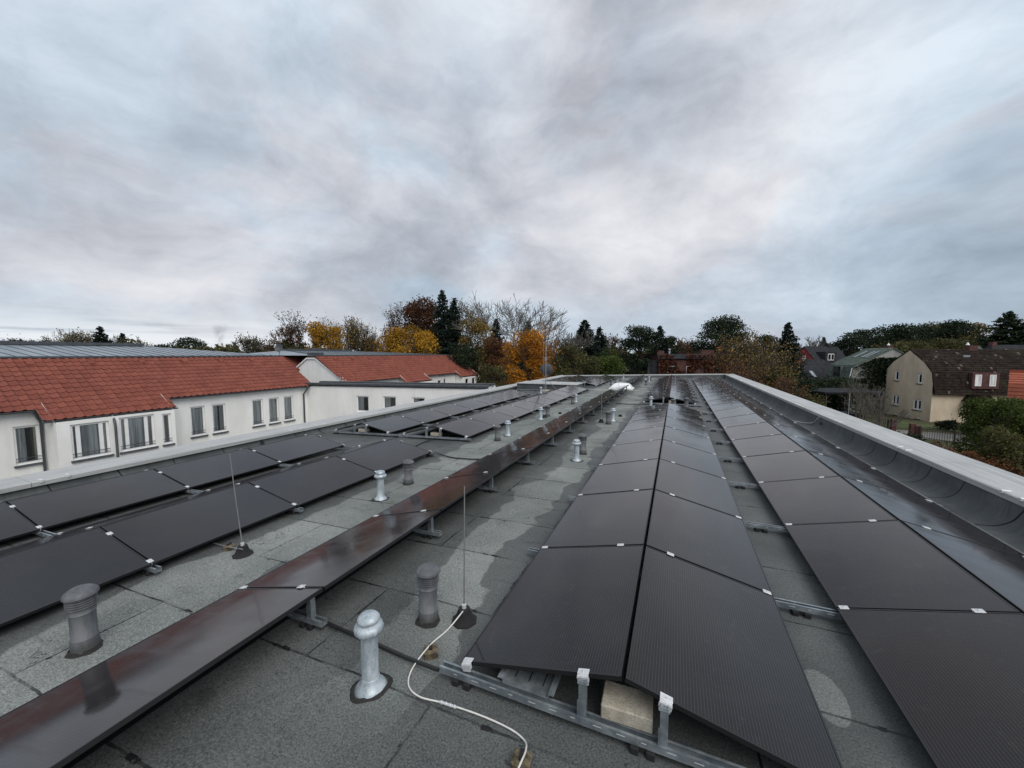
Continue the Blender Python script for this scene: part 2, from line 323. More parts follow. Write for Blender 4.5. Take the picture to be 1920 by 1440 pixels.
def f_tile(cols, moss):
    def f(t, b):
        p = t.pos(); x = t.sep(p)
        cell = t.comb(t.math('FLOOR', t.math('DIVIDE', x[1], .30)), t.math('FLOOR', t.math('DIVIDE', x[2], .19)), t.math('FLOOR', t.math('DIVIDE', x[0], .6)))
        w = t.n.new('ShaderNodeTexWhiteNoise'); w.noise_dimensions = '3D'; t.put(w, 'Vector', cell)
        n = t.noise(p, .55, 5, .65); f2 = t.noise(p, 16, 4, .7)
        c = t.mix(w.outputs[0], cols[0], cols[1]); c = t.mix(t.math('MULTIPLY', t.map(n, .48, .68), .45), c, cols[2])
        st = t.noise(t.vm('MULTIPLY', p, (.6, 3.2, .6)), 1.1, 4, .7)
        c = t.mix(t.math('MULTIPLY', t.map(st, .60, .74), moss), c, (.028, .022, .02)); c = t.mix(t.math('MULTIPLY', t.map(f2, .45, .75), .35), c, [q*.55 for q in cols[0]])
        t.put(b, 'Base Color', c); t.put(b, 'Roughness', .82); t.put(b, 'Specular IOR Level', .25); t.put(b, 'Normal', t.bump(f2, .3, .01))
    return f
mat('tile_red', f_tile(((.168, .050, .035), (.230, .072, .049), (.125, .038, .027)), .6))
mat('tile_orange', f_tile(((.26, .075, .045), (.34, .10, .06), (.2, .06, .04)), .2))
def f_brownroof(t, b):
    p = t.tc(); x = t.sep(p)
    cell = t.comb(t.math('FLOOR', t.math('DIVIDE', x[0], .22)), t.math('FLOOR', t.math('DIVIDE', x[1], .3)), t.math('FLOOR', t.math('DIVIDE', x[2], .28)))
    w = t.n.new('ShaderNodeTexWhiteNoise'); w.noise_dimensions = '3D'; t.put(w, 'Vector', cell)
    n = t.noise(p, .8, 5, .7)
    c = t.mix(w.outputs[0], (.014, .010, .009), (.034, .025, .021)); c = t.mix(t.map(n, .5, .68), c, (.035, .034, .022)); c = t.mix(t.map(w.outputs[0], .975, .985), c, (.13, .12, .10))
    t.put(b, 'Base Color', c); t.put(b, 'Roughness', .95); t.put(b, 'Specular IOR Level', .08)
mat('tile_brown', f_brownroof)
simple('tile_green', (.10, .13, .112), .85, 0, .3, 2.5, .3, spec=.15)
simple('roof_dark', (.030, .032, .036), .95, 0, .25, 2, .2, spec=.1)
def f_seam(t, b):
    p = t.pos(); n = t.noise(t.vm('MULTIPLY', p, (.4, 2, 1)), .8, 4, .6)
    t.put(b, 'Base Color', t.mix(t.map(n, .3, .7), (.22, .255, .285), (.32, .36, .395))); t.put(b, 'Metallic', .5); t.put(b, 'Roughness', .42)
mat('zinc_roof', f_seam)
def f_wg(t, b):
    t.put(b, 'Base Color', (.012, .014, .016)); t.put(b, 'Roughness', .04); t.put(b, 'Transmission Weight', .0); t.put(b, 'IOR', 1.5)
mat('window_glass', f_wg)
def f_clear(t, b):
    g = t.n.new('ShaderNodeBsdfGlossy'); tr = t.n.new('ShaderNodeBsdfTransparent'); mx = t.n.new('ShaderNodeMixShader'); fr = t.n.new('ShaderNodeFresnel'); t.put(fr, 0, 1.5)
    t.put(g, 'Roughness', .03); t.put(tr, 'Color', (.92, .94, .95)); t.l.new(fr.outputs[0], mx.inputs[0]); t.l.new(tr.outputs[0], mx.inputs[1]); t.l.new(g.outputs[0], mx.inputs[2])
    t.l.new(mx.outputs[0], t.n['Material Output'].inputs[0])
mat('clear_pane', f_clear)
def f_curt(t, b):
    p = t.pos(); n = t.noise(t.vm('MULTIPLY', p, (1, 1, .04)), 9, 3, .5)
    t.put(b, 'Base Color', t.mix(t.map(n, .35, .65), (.34, .35, .355), (.80, .81, .80))); t.put(b, 'Roughness', .9)
mat('curtain', f_curt)
simple('room_dark', (.02, .02, .022), .9)
simple('brick_red', (.085, .034, .029), .9, 0, .35, 3, .4)
simple('bark', (.055, .045, .036), .95, 0, .4, 5, .6)
simple('bark_pale', (.22, .20, .17), .95, 0, .5, 3, .4)
simple('twig', (.12, .11, .095), .95, 0, .3, 2)
simple('twig_dark', (.045, .036, .03), .95, 0, .3, 2)
simple('timber_dark', (.04, .032, .028), .8, 0, .3, 6, .3)
simple('car_paint', (.012, .014, .02), .25, .3, .1, 2)
simple('bin_lid', (.55, .50, .10), .5, 0, .1, 2)
simple('bin_body', (.03, .03, .032), .6, 0, .1, 2)
simple('path_grey', (.17, .165, .15), .95, 0, .25, 1.2, .3)
simple('acrylic', (.80, .81, .82), .25, 0, .03, 2)
def f_ground(t, b):
    p = t.pos(); n = t.noise(p, .12, 6, .65); m = t.noise(p, 1.6, 5, .7); f = t.noise(p, 12, 4, .7)
    c = t.mix(t.map(n, .42, .58), (.045, .058, .018), (.075, .06, .035)); c = t.mix(t.math('MULTIPLY', t.map(m, .45, .65), .6), c, (.10, .065, .03)); c = t.mix(t.math('MULTIPLY', t.map(f, .4, .7), .45), c, (.02, .022, .01))
    t.put(b, 'Base Color', c); t.put(b, 'Roughness', 1.); t.put(b, 'Normal', t.bump(t.math('ADD', m, f), .8, .1))
mat('ground', f_ground)
simple('lawn', (.055, .072, .022), 1., 0, .35, 1.5, .8)
def leafmat(name, c1, c2, c3, sc=.45):
    def f(t, b):
        a = t.n.new('ShaderNodeAttribute'); a.attribute_name = 'rnd'; n = t.noise(t.tc(), sc, 4, .6)
        c = t.mix(a.outputs['Fac'], c1, c2); c = t.mix(t.map(n, .44, .62), c, t.mix(a.outputs['Fac'], c3, c2))
        t.put(b, 'Base Color', c); t.put(b, 'Roughness', .7); t.put(b, 'Specular IOR Level', .2)
        td = t.n.new('ShaderNodeBsdfTranslucent'); t.put(td, 'Color', c); mx = t.n.new('ShaderNodeMixShader'); t.put(mx, 0, .25)
        t.l.new(b.outputs[0], mx.inputs[1]); t.l.new(td.outputs[0], mx.inputs[2]); t.l.new(mx.outputs[0], t.n['Material Output'].inputs[0])
    mat(name, f)
leafmat('lf_yellow', (.27, .135, .012), (.42, .225, .02), (.12, .075, .014))
leafmat('lf_orange', (.30, .11, .010), (.50, .22, .02), (.14, .055, .012))
leafmat('lf_brown', (.10, .045, .022), (.19, .085, .035), (.06, .03, .018))
leafmat('lf_rust', (.07, .032, .02), (.13, .06, .032), (.045, .02, .016))
leafmat('lf_ochre', (.15, .10, .03), (.27, .19, .055), (.07, .055, .022))
leafmat('lf_green', (.04, .062, .012), (.095, .13, .026), (.022, .04, .010))
leafmat('lf_dark', (.012, .022, .012), (.030, .048, .022), (.010, .015, .009))
leafmat('lf_spruce', (.008, .017, .013), (.02, .034, .024), (.006, .011, .009))
leafmat('lf_olive', (.05, .052, .019), (.105, .10, .036), (.042, .033, .016))
leafmat('lf_pale', (.17, .16, .10), (.30, .28, .17), (.12, .10, .06))
leafmat('lf_ivyred', (.075, .022, .016), (.15, .055, .028), (.05, .032, .016))
m_ = MATS

# ---------------------------------------------------------------- our roof
RX0, RX1, RY0, RY1 = -10.7, 3.95, -6., 40.3      # roof field inside the parapets
mb = MB()
xs = [RX0, -2, RX1]
mb.add([(RX0, RY0, zr(RX0)), (-2, RY0, 0), (RX1, RY0, 0), (RX0, RY1, zr(RX0)), (-2, RY1, 0), (RX1, RY1, 0)], [(0, 1, 4, 3), (1, 2, 5, 4)])
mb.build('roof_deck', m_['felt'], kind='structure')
bl = thing('flat_roofed_building', 'flat roofed building we stand on, with pale parapet caps around the felt roof', 'building')
mb = MB(); ZL, ZR = -.02, .45
WX0, WX1, WY0, WY1 = -11.38, 4.8, -6.4, 41.0
mb.add([(WX0, WY0, G), (WX1, WY0, G), (WX1, WY1, G), (WX0, WY1, G), (WX0, WY0, ZL-.08), (WX1, WY0, ZR-.08), (WX1, WY1, ZR-.08), (WX0, WY1, ZL-.08)],
       [(0, 1, 5, 4), (1, 2, 6, 5), (2, 3, 7, 6), (3, 0, 4, 7)])
mb.build('wall', m_['render_white'], bl)
# curved felt upstands
def sweep(name, prof, y0, y1, m, n=60):
    mb = MB(); vs = []; fs = []; k = len(prof)
    for i in range(n+1):
        y = y0+(y1-y0)*i/n
        for (x, z) in prof: vs.append((x, y, z))
    for i in range(n):
        for j in range(k-1): fs.append((i*k+j, i*k+j+1, (i+1)*k+j+1, (i+1)*k+j))
    mb.add(vs, fs, True); return mb.build(name, m, bl)
prR = [(RX1-.12, .004), (RX1, .008)]+[(RX1+.22*math.sin(a), .228-.22*math.cos(a)) for a in np.linspace(.25, 1.45, 8)]+[(4.19, .38)]
sweep('upstand', prR, RY0, RY1-.1, m_['upstand'])
zb = zr(RX0)
prL = [(RX0+.05, zb+.006), (RX0-.01, zb+.012)]+[(RX0-.12*math.sin(a), zb+.132-.12*math.cos(a)) for a in np.linspace(.3, 1.45, 7)]+[(-10.83, ZL-.07)]
sweep('upstand', prL, RY0, RY1-.1, m_['upstand'])
mb = MB(); n = 40; vs = []; fs = []                      # far upstand
for i in range(n+1):
    x = -10.8+(4.15+10.8)*i/n; f = i/n; zt = ZL+(ZR-ZL)*f-.07; z0 = zr(x)+.006
    for (yy, zz) in ((RY1-.25, z0), (RY1-.12, z0+.02), (RY1-.03, z0+.1), (RY1, zt)): vs.append((x, yy, zz))
for i in range(n):
    for j in range(3): fs.append((i*4+j, (i+1)*4+j, (i+1)*4+j+1, i*4+j+1))
mb.add(vs, fs, True); mb.build('upstand', m_['upstand'], bl)
# parapet caps: sloped metal covers in lengths with small joint gaps
def capseg(mb, a, b, xi, xo, zi, zo, th=.075, side=1):
    lip = .03*side
    mb.add([(xi, a, zi-th), (xi, b, zi-th), (xi, b, zi), (xi, a, zi), (xi+lip*.4, b, zi+.012), (xi+lip*.4, a, zi+.012), (xo, b, zo), (xo, a, zo), (xo, b, zo-th), (xo, a, zo-th)],
           [(0, 1, 2, 3), (3, 2, 4, 5), (5, 4, 6, 7), (7, 6, 8, 9), (9, 8, 1, 0), (0, 3, 5, 7, 9), (1, 8, 6, 4, 2)])
mb = MB(); y = RY0
while y < WY1-.1:
    capseg(mb, y, min(y+2.994, WY1+.02), 4.17, 4.87, ZR-.01, ZR+.03); y += 3
mb.build('parapet_cap', m_['cap'], bl)
mb = MB(); y = RY0
while y < WY1-.1:
    capseg(mb, y, min(y+2.994, WY1+.02), -10.77, -11.46, ZL-.01, ZL+.03, side=-1); y += 3
mb.build('parapet_cap', m_['cap'], bl)
mb = MB(); x0 = -10.765
for i in range(5):
    a = x0+i*2.985; b = a+2.98; za = ZL+(ZR-ZL)*(a+10.8)/15; zb_ = ZL+(ZR-ZL)*(b+10.8)/15
    mb.add([(a, RY1-.03, za-.07), (b, RY1-.03, zb_-.07), (b, RY1-.03, zb_+.003), (a, RY1-.03, za+.003), (b, WY1+.05, zb_+.02), (a, WY1+.05, za+.02), (b, WY1+.05, zb_-.07), (a, WY1+.05, za-.07)], [(0, 1, 2, 3), (3, 2, 4, 5), (5, 4, 6, 7), (0, 3, 5, 7), (1, 6, 4, 2)])
mb.build('parapet_cap', m_['cap'], bl)
# paired little clips along the inner edges of the caps
for y in (2.6, 6.1, 7.05, 9.8, 13.2, 17.1, 21, 26, 31):
    for dy in (0, .32): MB().cbox((4.15, y+dy, ZR-.02), (4.26, y+dy+.05, ZR+.024), .006).build('cap_clip', m_['alu'], bl)
for y in (3.1, 8.2, 9.1, 11.6, 14.8, 18.2, 22, 27):
    for dy in (0, .35): MB().cbox((-10.88, y+dy, ZL-.03), (-10.75, y+dy+.05, ZL+.022), .006).build('cap_clip', m_['alu'], bl)
# overflow holes through the upstand
def hole(x, y, z, sx_, Rr=.045):
    mb = MB(); Mx = Matrix.Translation((x, y, z)) @ Matrix.Rotation(-sx_*R(62), 4, 'Y')
    mb.lathe([(Rr*1.25, .004), (Rr*1.2, .012), (Rr, .012), None, (Rr, .012), (Rr*.98, .002), (0.001, .002)], 20, Mx=Mx); mb.build('overflow_hole', m_['rubber'], bl)
hole(4.13, 6.75, .20, 1); hole(-10.77, 7.3, zb+.1, -1); hole(-10.77, 1.8, zb+.1, -1); hole(4.13, 14.5, .2, 1)

# low block on the roof, far left, dark felt sides and a smooth grey lid
pl = thing('roof_plinth', 'low dark felt covered box with flat grey top behind the antenna mast', 'roof box', (0, 0, 0))
MB().box((-10.45, 25.75, -.33), (-6.15, 27.9, .20)).build('side', m_['upstand'], pl)
MB().cbox((-10.5, 25.68, .203), (-6.1, 27.97, .25), .012).build('lid', m_['cap'], pl)

# ---------------------------------------------------------------- solar array
PL, PW, PT, GAPY = 1.762, 1.134, .030, .020; PITCH = PL+GAPY; Y0 = 2.28
def make_panel():
    r = thing('solar_panel', '', 'solar panel', (0, 0, -50))
    w, l = PW/2, PL/2; b = .011
    mb = MB()
    for a, c in (((-w, -l), (w, -l+b)), ((-w, l-b), (w, l)), ((-w, -l+b), (-w+b, l-b)), ((w-b, -l+b), (w, l-b))): mb.box((a[0], a[1], -PT), (c[0], c[1], 0))
    mb.build('frame', m_['pv_frame'], r)
    MB().box((-w+b+.0005, -l+b+.0005, -.008), (w-b-.0005, l-b-.0005, -.0025)).build('glass', m_['pv_glass'], r)
    return r
pan0 = make_panel(); pk = kids(pan0); first_used = [False]
def place_panel(cx, cy, cz, tilt, label, group):
    rot = (R(random.gauss(0, .10)), tilt+R(random.gauss(0, .13)), 0)
    if not first_used[0]:
        first_used[0] = True; pan0.location = (cx, cy, cz); pan0.rotation_euler = rot; pan0['label'] = label; pan0['group'] = group; return
    dup(pan0, (cx, cy, cz), label, group, rot, kl=pk)
ZE, ZRD = .13, .385
def slope(xe, xr, ys, desc, group, ze=ZE, zd=ZRD, near=0):
    """one slope of panels from eave x to ridge x, one panel per entry of ys (its near edge)"""
    xm = (xe+xr)/2; sgn = 1 if xr > xe else -1
    za, zb2 = ze+zr(xe), zd+zr(xr); tilt = -math.atan2(zb2-za, abs(xr-xe))*sgn
    for i, y in enumerate(ys):
        n = 'nearest' if i == 0 else ('farthest' if i == len(ys)-1 and len(ys) > 2 else ORD[i+1]+' nearest')
        place_panel(xm, y+PL/2+GAPY/2, (za+zb2)/2, tilt, f'{n} black solar panel on {desc}', group)
def idx(a, b): return [Y0+PITCH*i for i in range(a, b)]
hw = PW*math.cos(math.asin((ZRD-ZE)/PW))
CXR, RXR, L1X, L2X = -.235, 2.47, -6.40, -9.15; g2 = .014
G1 = 'solar panels laid in ridged rows on the flat roof'
YC2 = 18.8; YN2 = 27.7; YL3 = 28.6; YL2 = 9.4
slope(CXR-g2-hw, CXR-g2, idx(0, 8), 'left slope of front middle ridge', G1)
slope(CXR+g2+hw, CXR+g2, idx(0, 8), 'right slope of front middle ridge', G1)
slope(CXR-g2-hw, CXR-g2, [YC2+PITCH*i for i in range(11)], 'left slope of rear middle ridge', G1)
slope(CXR+g2+hw, CXR+g2, [YC2+PITCH*i for i in range(11)], 'right slope of rear middle ridge', G1)
slope(RXR-g2-hw, RXR-g2, idx(-1, 20), 'left slope of long ridge by right parapet', G1)
slope(RXR+g2+hw, RXR+g2, idx(-1, 20), 'right slope of long ridge by right parapet', G1)
NXE, NXR = -3.78, -2.69
slope(NXE, NXR, idx(-2, 13), 'narrow single row before the skylight', 'panels of the narrow single row', .155, .39)
slope(NXE, NXR, [YN2+PITCH*i for i in range(6)], 'narrow single row beyond the skylight', 'panels of the narrow single row', .155, .39)
for nm, X in (('inner left ridge', L1X), ('outer left ridge', L2X)):
    for bn, ys in (('front', idx(-1, 3)), ('middle', [YL2+PITCH*i for i in range(9 if X == L1X else 7)]), ('far', [YL3+PITCH*i for i in range(6)])):
        slope(X+g2+hw, X+g2, ys, f'right slope of {bn} {nm}', G1)
        slope(X-g2-hw, X-g2, ys, f'left slope of {bn} {nm}', G1)

# rails: galvanised channels on rubber feet, posts under the ridge, white clamps on the joints
def chan(mb, x0, x1, y=0., w=.062, h=.048, z0=.045, t_=.004):
    mb.box((x0, y-w/2, z0), (x1, y+w/2, z0+t_)); mb.box((x0, y-w/2, z0+t_), (x1, y-w/2+t_, z0+h)); mb.box((x0, y+w/2-t_, z0+t_), (x1, y+w/2, z0+h))
    mb.box((x0, y-w/2+t_, z0+h-.003), (x1, y-w/2+t_+.012, z0+h)); mb.box((x0, y+w/2-t_-.012, z0+h-.003), (x1, y+w/2-t_, z0+h))
def slots(mb, x0, x1, y=0., w=.062, z0=.045):
    x = x0+.12; k = 0
    while x < x1-.12:
        ln = .05 if k % 3 else .028; mb.box((x, y-w/2-.0012, z0+.027), (x+ln, y-w/2+.001, z0+.031)); x += .14; k += 1
def clamp_mesh():
    mb = MB(); mb.cbox((-.033, -.024, .001), (.033, .024, .007), .0015); mb.box((-.034, -.008, -.045), (.034, .008, .001)); mb.lathe([(.0065, .007), (.0065, .012), (.001, .012)], 8)
    return mb
def end_clamp():
    mb = MB(); mb.cbox((-.036, -.012, .001), (.036, .030, .007), .0015); mb.box((-.034, -.030, -.034), (.034, -.010, .001)); mb.box((-.03, -.034, -.050), (.03, -.026, -.030)); mb.lathe([(.0065, .007), (.0065, .012), (.001, .012)], 8, c=(0, 0, 0))
    for k in range(4): mb.box((-.036, -.034, -.004-.008*k-.004), (.036, -.030, -.004-.008*k))
    return mb
CL = clamp_mesh().build('clamp', m_['alu']); EC = end_clamp().build('clamp', m_['alu'])
def post_mesh(ht):
    mb = MB(); w = .045
    mb.box((-.022, -.026, 0), (.022, -.022, ht)); mb.box((-.022, -.022, 0), (-.018, .022, ht)); mb.box((.018, -.022, 0), (.022, .022, ht)); mb.box((-.030, -.030, ht-.018), (.030, .026, ht-.012))
    mb.box((-.030, -.0285, 0), (-.0225, -.0265, ht*.55)); return mb
PO = post_mesh(.285).build('post', m_['galv'])
fm = MB()
for dx in (-.07, .02): fm.cbox((dx, -.05, 0), (dx+.05, .05, .044), .006)
fm.box((-.07, -.03, .018), (.07, .03, .034)); FT = fm.build('foot', m_['rubber'])
proto = [CL, EC, PO, FT]
def use(p_, parent, loc, rot=(0, 0, 0), scale=(1, 1, 1)):
    o = bpy.data.objects.new(p_.name.split('.')[0], p_.data); C.objects.link(o); o.parent = parent; o.location = loc; o.rotation_euler = rot; o.scale = scale; return o
chan_cache = {}
def rail(x0, x1, y, ridges, singles, label, group, end=0):
    """ridges: list of ridge x; end -1 near end of a block, +1 far end, 0 joint"""
    xm = (x0+x1)/2; zo = zr(xm); sl_ = math.atan2(zr(x1)-zr(x0), x1-x0)
    yy = y-.028 if end == -1 else (y+.028 if end == 1 else y)
    r = thing('mounting_rail', label, 'mounting rail', (xm, yy, zo), 0, group); r.rotation_euler = (0, -sl_, 0)
    key = round(x1-x0, 3)
    if key not in chan_cache:
        mb = MB(); chan(mb, x0-xm, x1-xm); mb.cur = 1; slots(mb, x0-xm, x1-xm); c1 = mb.build('channel', [m_['galv'], m_['alu']], r); chan_cache[key] = (c1.data,)
    else:
        for nm, me in zip(('channel',), chan_cache[key]): o = bpy.data.objects.new(nm, me); C.objects.link(o); o.parent = r
    nf = max(2, int((x1-x0)/1.1)+1)
    for i in range(nf): use(FT, r, (x0-xm+.18+(x1-x0-.36)*i/(nf-1), 0, 0))
    tl = math.asin((ZRD-ZE)/PW)
    for X in ridges:
        for s in (-1, 1):
            th = s*tl
            for dd in (.05, .90):          # clamps near the eave and near the ridge
                k = PW-dd; wx = X+s*(g2+k*math.cos(tl)); wz = ZRD-k*math.sin(tl)
                loc = (wx-xm, y-yy, wz)
                if end == 0: use(CL, r, loc, (0, th, 0))
                else: use(EC, r, (loc[0], loc[1]+(GAPY/2-.002 if end == -1 else -GAPY/2+.002), loc[2]), (0, th, 0 if end == -1 else math.pi))
            use(PO, r, (X+s*.235-xm, 0, .05), (0, 0, 0), (1, 1, .97))
    for (xe, xr) in singles:
        tl2 = math.atan2(.235, xr-xe)
        for dd in (.05, .86):
            wx = xe+dd*math.cos(tl2); wz = .155+dd*math.sin(tl2); use(CL if end == 0 else EC, r, (wx-xm, y-yy+(0 if end == 0 else (GAPY/2 if end == -1 else -GAPY/2)), wz), (0, -tl2, 0 if end < 1 else math.pi))
        use(PO, r, (xr-.14-xm, 0, .05), (0, 0, 0), (1, 1, 1.0))
    return r
GR = 'galvanised cross rails under the solar panels'
def nth(i, n): return 'nearest' if i == 0 else ('farthest' if i == n-1 else ORD[i+1]+' nearest')
RXE = RXR+g2+hw
k = 0
rows = []
for j in range(0, 9): rows.append(('front middle ridge and right ridge', CXR-hw-.16, RXE+.10, Y0+PITCH*j, [CXR, RXR]))
for j, (nm, a, b, y, rd) in enumerate(rows):
    e = -1 if j == 0 else 0
    r_ = rail(a, b, y, [CXR] if j in (0, 8) else rd, [], f'{nth(j, 9)} galvanised cross rail under the front middle and right ridges', GR, {0: -1, 8: 1}.get(j, 0))
    if j in (0, 8):
        for s in (-1, 1):
            for dd in (.05, .90):
                tl = math.asin((ZRD-ZE)/PW); kx = PW-dd; use(CL, r_, (RXR+s*(g2+kx*math.cos(tl))-(a+b)/2, r_.location[1]*-1+y, ZRD-kx*math.sin(tl)), (0, s*tl, 0))
for j in range(11):
    y = Y0+PITCH*(j+9); a = RXR-hw-.10
    rail(a, RXE+.10, y, [RXR], [], f'{nth(j, 11)} short rail under the right ridge past the gap', GR)
for j in range(12):
    rail(CXR-hw-.14, CXR+hw+.3, YC2+PITCH*j, [CXR], [], f'{nth(j, 12)} galvanised cross rail under the rear middle ridge', GR, {0: -1, 11: 1}.get(j, 0))
for j in range(-1, 14):
    rail(NXE-.12, NXR+.0, Y0+PITCH*j, [], [(NXE, NXR)], f'{nth(j+1, 15)} short rail and leg under the narrow row before the skylight', GR, 1 if j == 13 else 0)
for j in range(7):
    rail(NXE-.12, NXR+.0, YN2+PITCH*j, [], [(NXE, NXR)], f'{nth(j, 7)} short rail and leg under the narrow row beyond the skylight', GR, {0: -1, 6: 1}.get(j, 0))
LA, LB = L2X-hw-.12, L1X+hw+.12
for j in range(0, 4): rail(LA, LB, Y0+PITCH*j, [L1X, L2X], [], f'{nth(j, 4)} galvanised cross rail under the front left ridges', GR, 1 if j == 3 else 0)
for j in range(10): rail(LA, LB, YL2+PITCH*j, [L1X, L2X] if j < 8 else [L1X], [], f'{nth(j, 10)} galvanised cross rail under the middle left ridges', GR, {0: -1, 9: 1}.get(j, 0))
for j in range(7): rail(LA, LB, YL3+PITCH*j, [L1X, L2X], [], f'{nth(j, 7)} galvanised cross rail under the far left ridges', GR, {0: -1, 6: 1}.get(j, 0))
for o in proto: bpy.data.objects.remove(o)

# black sheets added under the narrow row, standing in for shade
src = None
for j in list(range(-2, 13))+[100+i for i in range(6)]:
    y = (Y0+PITCH*j if j < 50 else YN2+PITCH*(j-100))+.04
    lb = f'{nth(j+2, 15)} black sheet added as shade under the narrow row before the skylight' if j < 50 else f'{nth(j-100, 6)} black sheet added as shade under the narrow row beyond the skylight'
    if src is None:
        mb = MB(); mb.prism([(-3.045, .270), (-3.042, .270), (-3.102, .05), (-3.105, .05)], 0, 1.70); mb.prism([(-3.105, .047), (-3.05, .047), (-3.05, .0495), (-3.105, .0495)], 0, 1.70)
        src = mb.build('shade_sheet', m_['pv_frame'], loc=(0, y, zr(-2.7)), label=lb, cat='wind plate', group='black shade sheets added under the narrow row')
    else: o = src.copy(); C.objects.link(o); o.location = (0, y, zr(-2.7)); o['label'] = lb

# ballast trays and pavers at the open ends
def paver(loc, rz_, label, sx_=.30, sy_=.20, sz_=.085):
    mb = MB(); mb.cbox((-sx_/2, -sy_/2, 0), (sx_/2, sy_/2, sz_), .006)
    o = mb.build('concrete_paver', m_['concrete'], loc=loc, label=label, cat='paver', group='concrete ballast pavers'); o.rotation_euler = (0, 0, rz_); return o
paver((-.215, 2.37, .10), R(2), 'pale concrete paver between the two posts at the front panel end')
tr = thing('ballast_tray', 'galvanised slotted tray under the left front corner of the middle ridge', 'ballast tray', (-.86, 2.62, .098))
mb = MB(); mb.box((-.16, -.36, .0), (.16, .5, .003)); mb.box((-.164, -.36, 0), (-.16, .5, .03)); mb.box((.16, -.36, 0), (.164, .5, .03)); mb.box((-.20, -.36, .03), (-.16, .5, .033)); mb.box((.16, -.36, .03), (.20, .5, .033)); mb.build('tray', m_['galv'], tr)
mb = MB()
for x in (-.10, 0, .10): mb.box((x-.004, -.28, .0035), (x+.004, -.16, .0045))
mb.build('slots', m_['rubber'], tr)
paver((-.86, 2.86, .102), R(-3), 'pale concrete paver lying on the slotted ballast tray', .36, .30, .075)
for k, (x, y) in enumerate(((L1X, 9.52), (L2X, 9.52))):
    paver((x, y, zr(x)+.10), 0, ('concrete paver between the posts of the inner left ridge front end', 'concrete paver between the posts of the outer left ridge front end')[k], .30, .2, .08)
paver((-.1, 18.95, .1), 0, 'concrete paver in the open front end of the rear middle ridge', .3, .2, .12)

# ---------------------------------------------------------------- vents
def vent_plastic():
    r = thing('vent_pipe', '', 'vent pipe', (0, 0, -50))
    MB().lathe([(.098, 0), (.092, .012), (.088, .10), (.0875, .106), None, (.088, .106), (.083, .108), None, (.083, .108), (.082, .30), None, (.082, .30), (.087, .302), None, (.087, .302), (.087, .345)], 28).build('pipe', m_['vent_plastic'], r)
    pr = []
    for k in range(5):
        z = .348+.017*k; pr += [(.074, z), None, (.074, z), (.099, z+.004), None, (.099, z+.004), (.099, z+.009), None, (.099, z+.009), (.074, z+.0165), None]
    pr += [(.082, .432), (.082, .436)]
    MB().lathe(pr, 28).build('louvres', m_['vent_plastic'], r)
    MB().lathe([(.074, .434), (.113, .436), None, (.113, .436), (.114, .444), (.105, .460), (.080, .478), (.05, .490), (.02, .4955), (.001, .496)], 28).build('cap', m_['vent_plastic'], r)
    MB().lathe([(.112, .001), (.108, .006), (.100, .014), (.096, .03), (.093, .034)], 28, wob=lambda a: .07*math.sin(3*a+1)+.04*math.sin(7*a)).build('bitumen_collar', m_['bitumen'], r)
    return r
def vent_zinc():
    r = thing('vent_pipe', '', 'vent pipe', (0, 0, -50))
    MB().lathe([(.108, 0), (.10, .018), (.088, .032), (.072, .05), (.064, .07), (.060, .085), None, (.060, .085), (.0575, .09), (.0565, .40)], 28).build('pipe', m_['zinc'], r)
    MB().lathe([(.057, .39), (.07, .40), (.092, .415), (.098, .428), (.099, .440), (.094, .455), (.080, .468), (.066, .474), (.064, .476)], 28, wob=lambda a: .022*math.sin(12*a)).build('collar', m_['zinc'], r)
    MB().lathe([(.064, .474), (.060, .482), (.060, .487), None, (.060, .487), (.074, .489), (.077, .497), (.074, .507), (.062, .522), (.045, .532), (.02, .538), (.001, .539)], 28).build('cap', m_['zinc'], r)
    MB().lathe([(.132, .001), (.126, .006), (.114, .012), (.106, .016)], 28, wob=lambda a: .10*math.sin(2*a+.6)+.05*math.sin(5*a)).build('bitumen_collar', m_['bitumen'], r)
    return r
vp, vz = vent_plastic(), vent_zinc(); kp, kz = kids(vp), kids(vz); usedv = {}
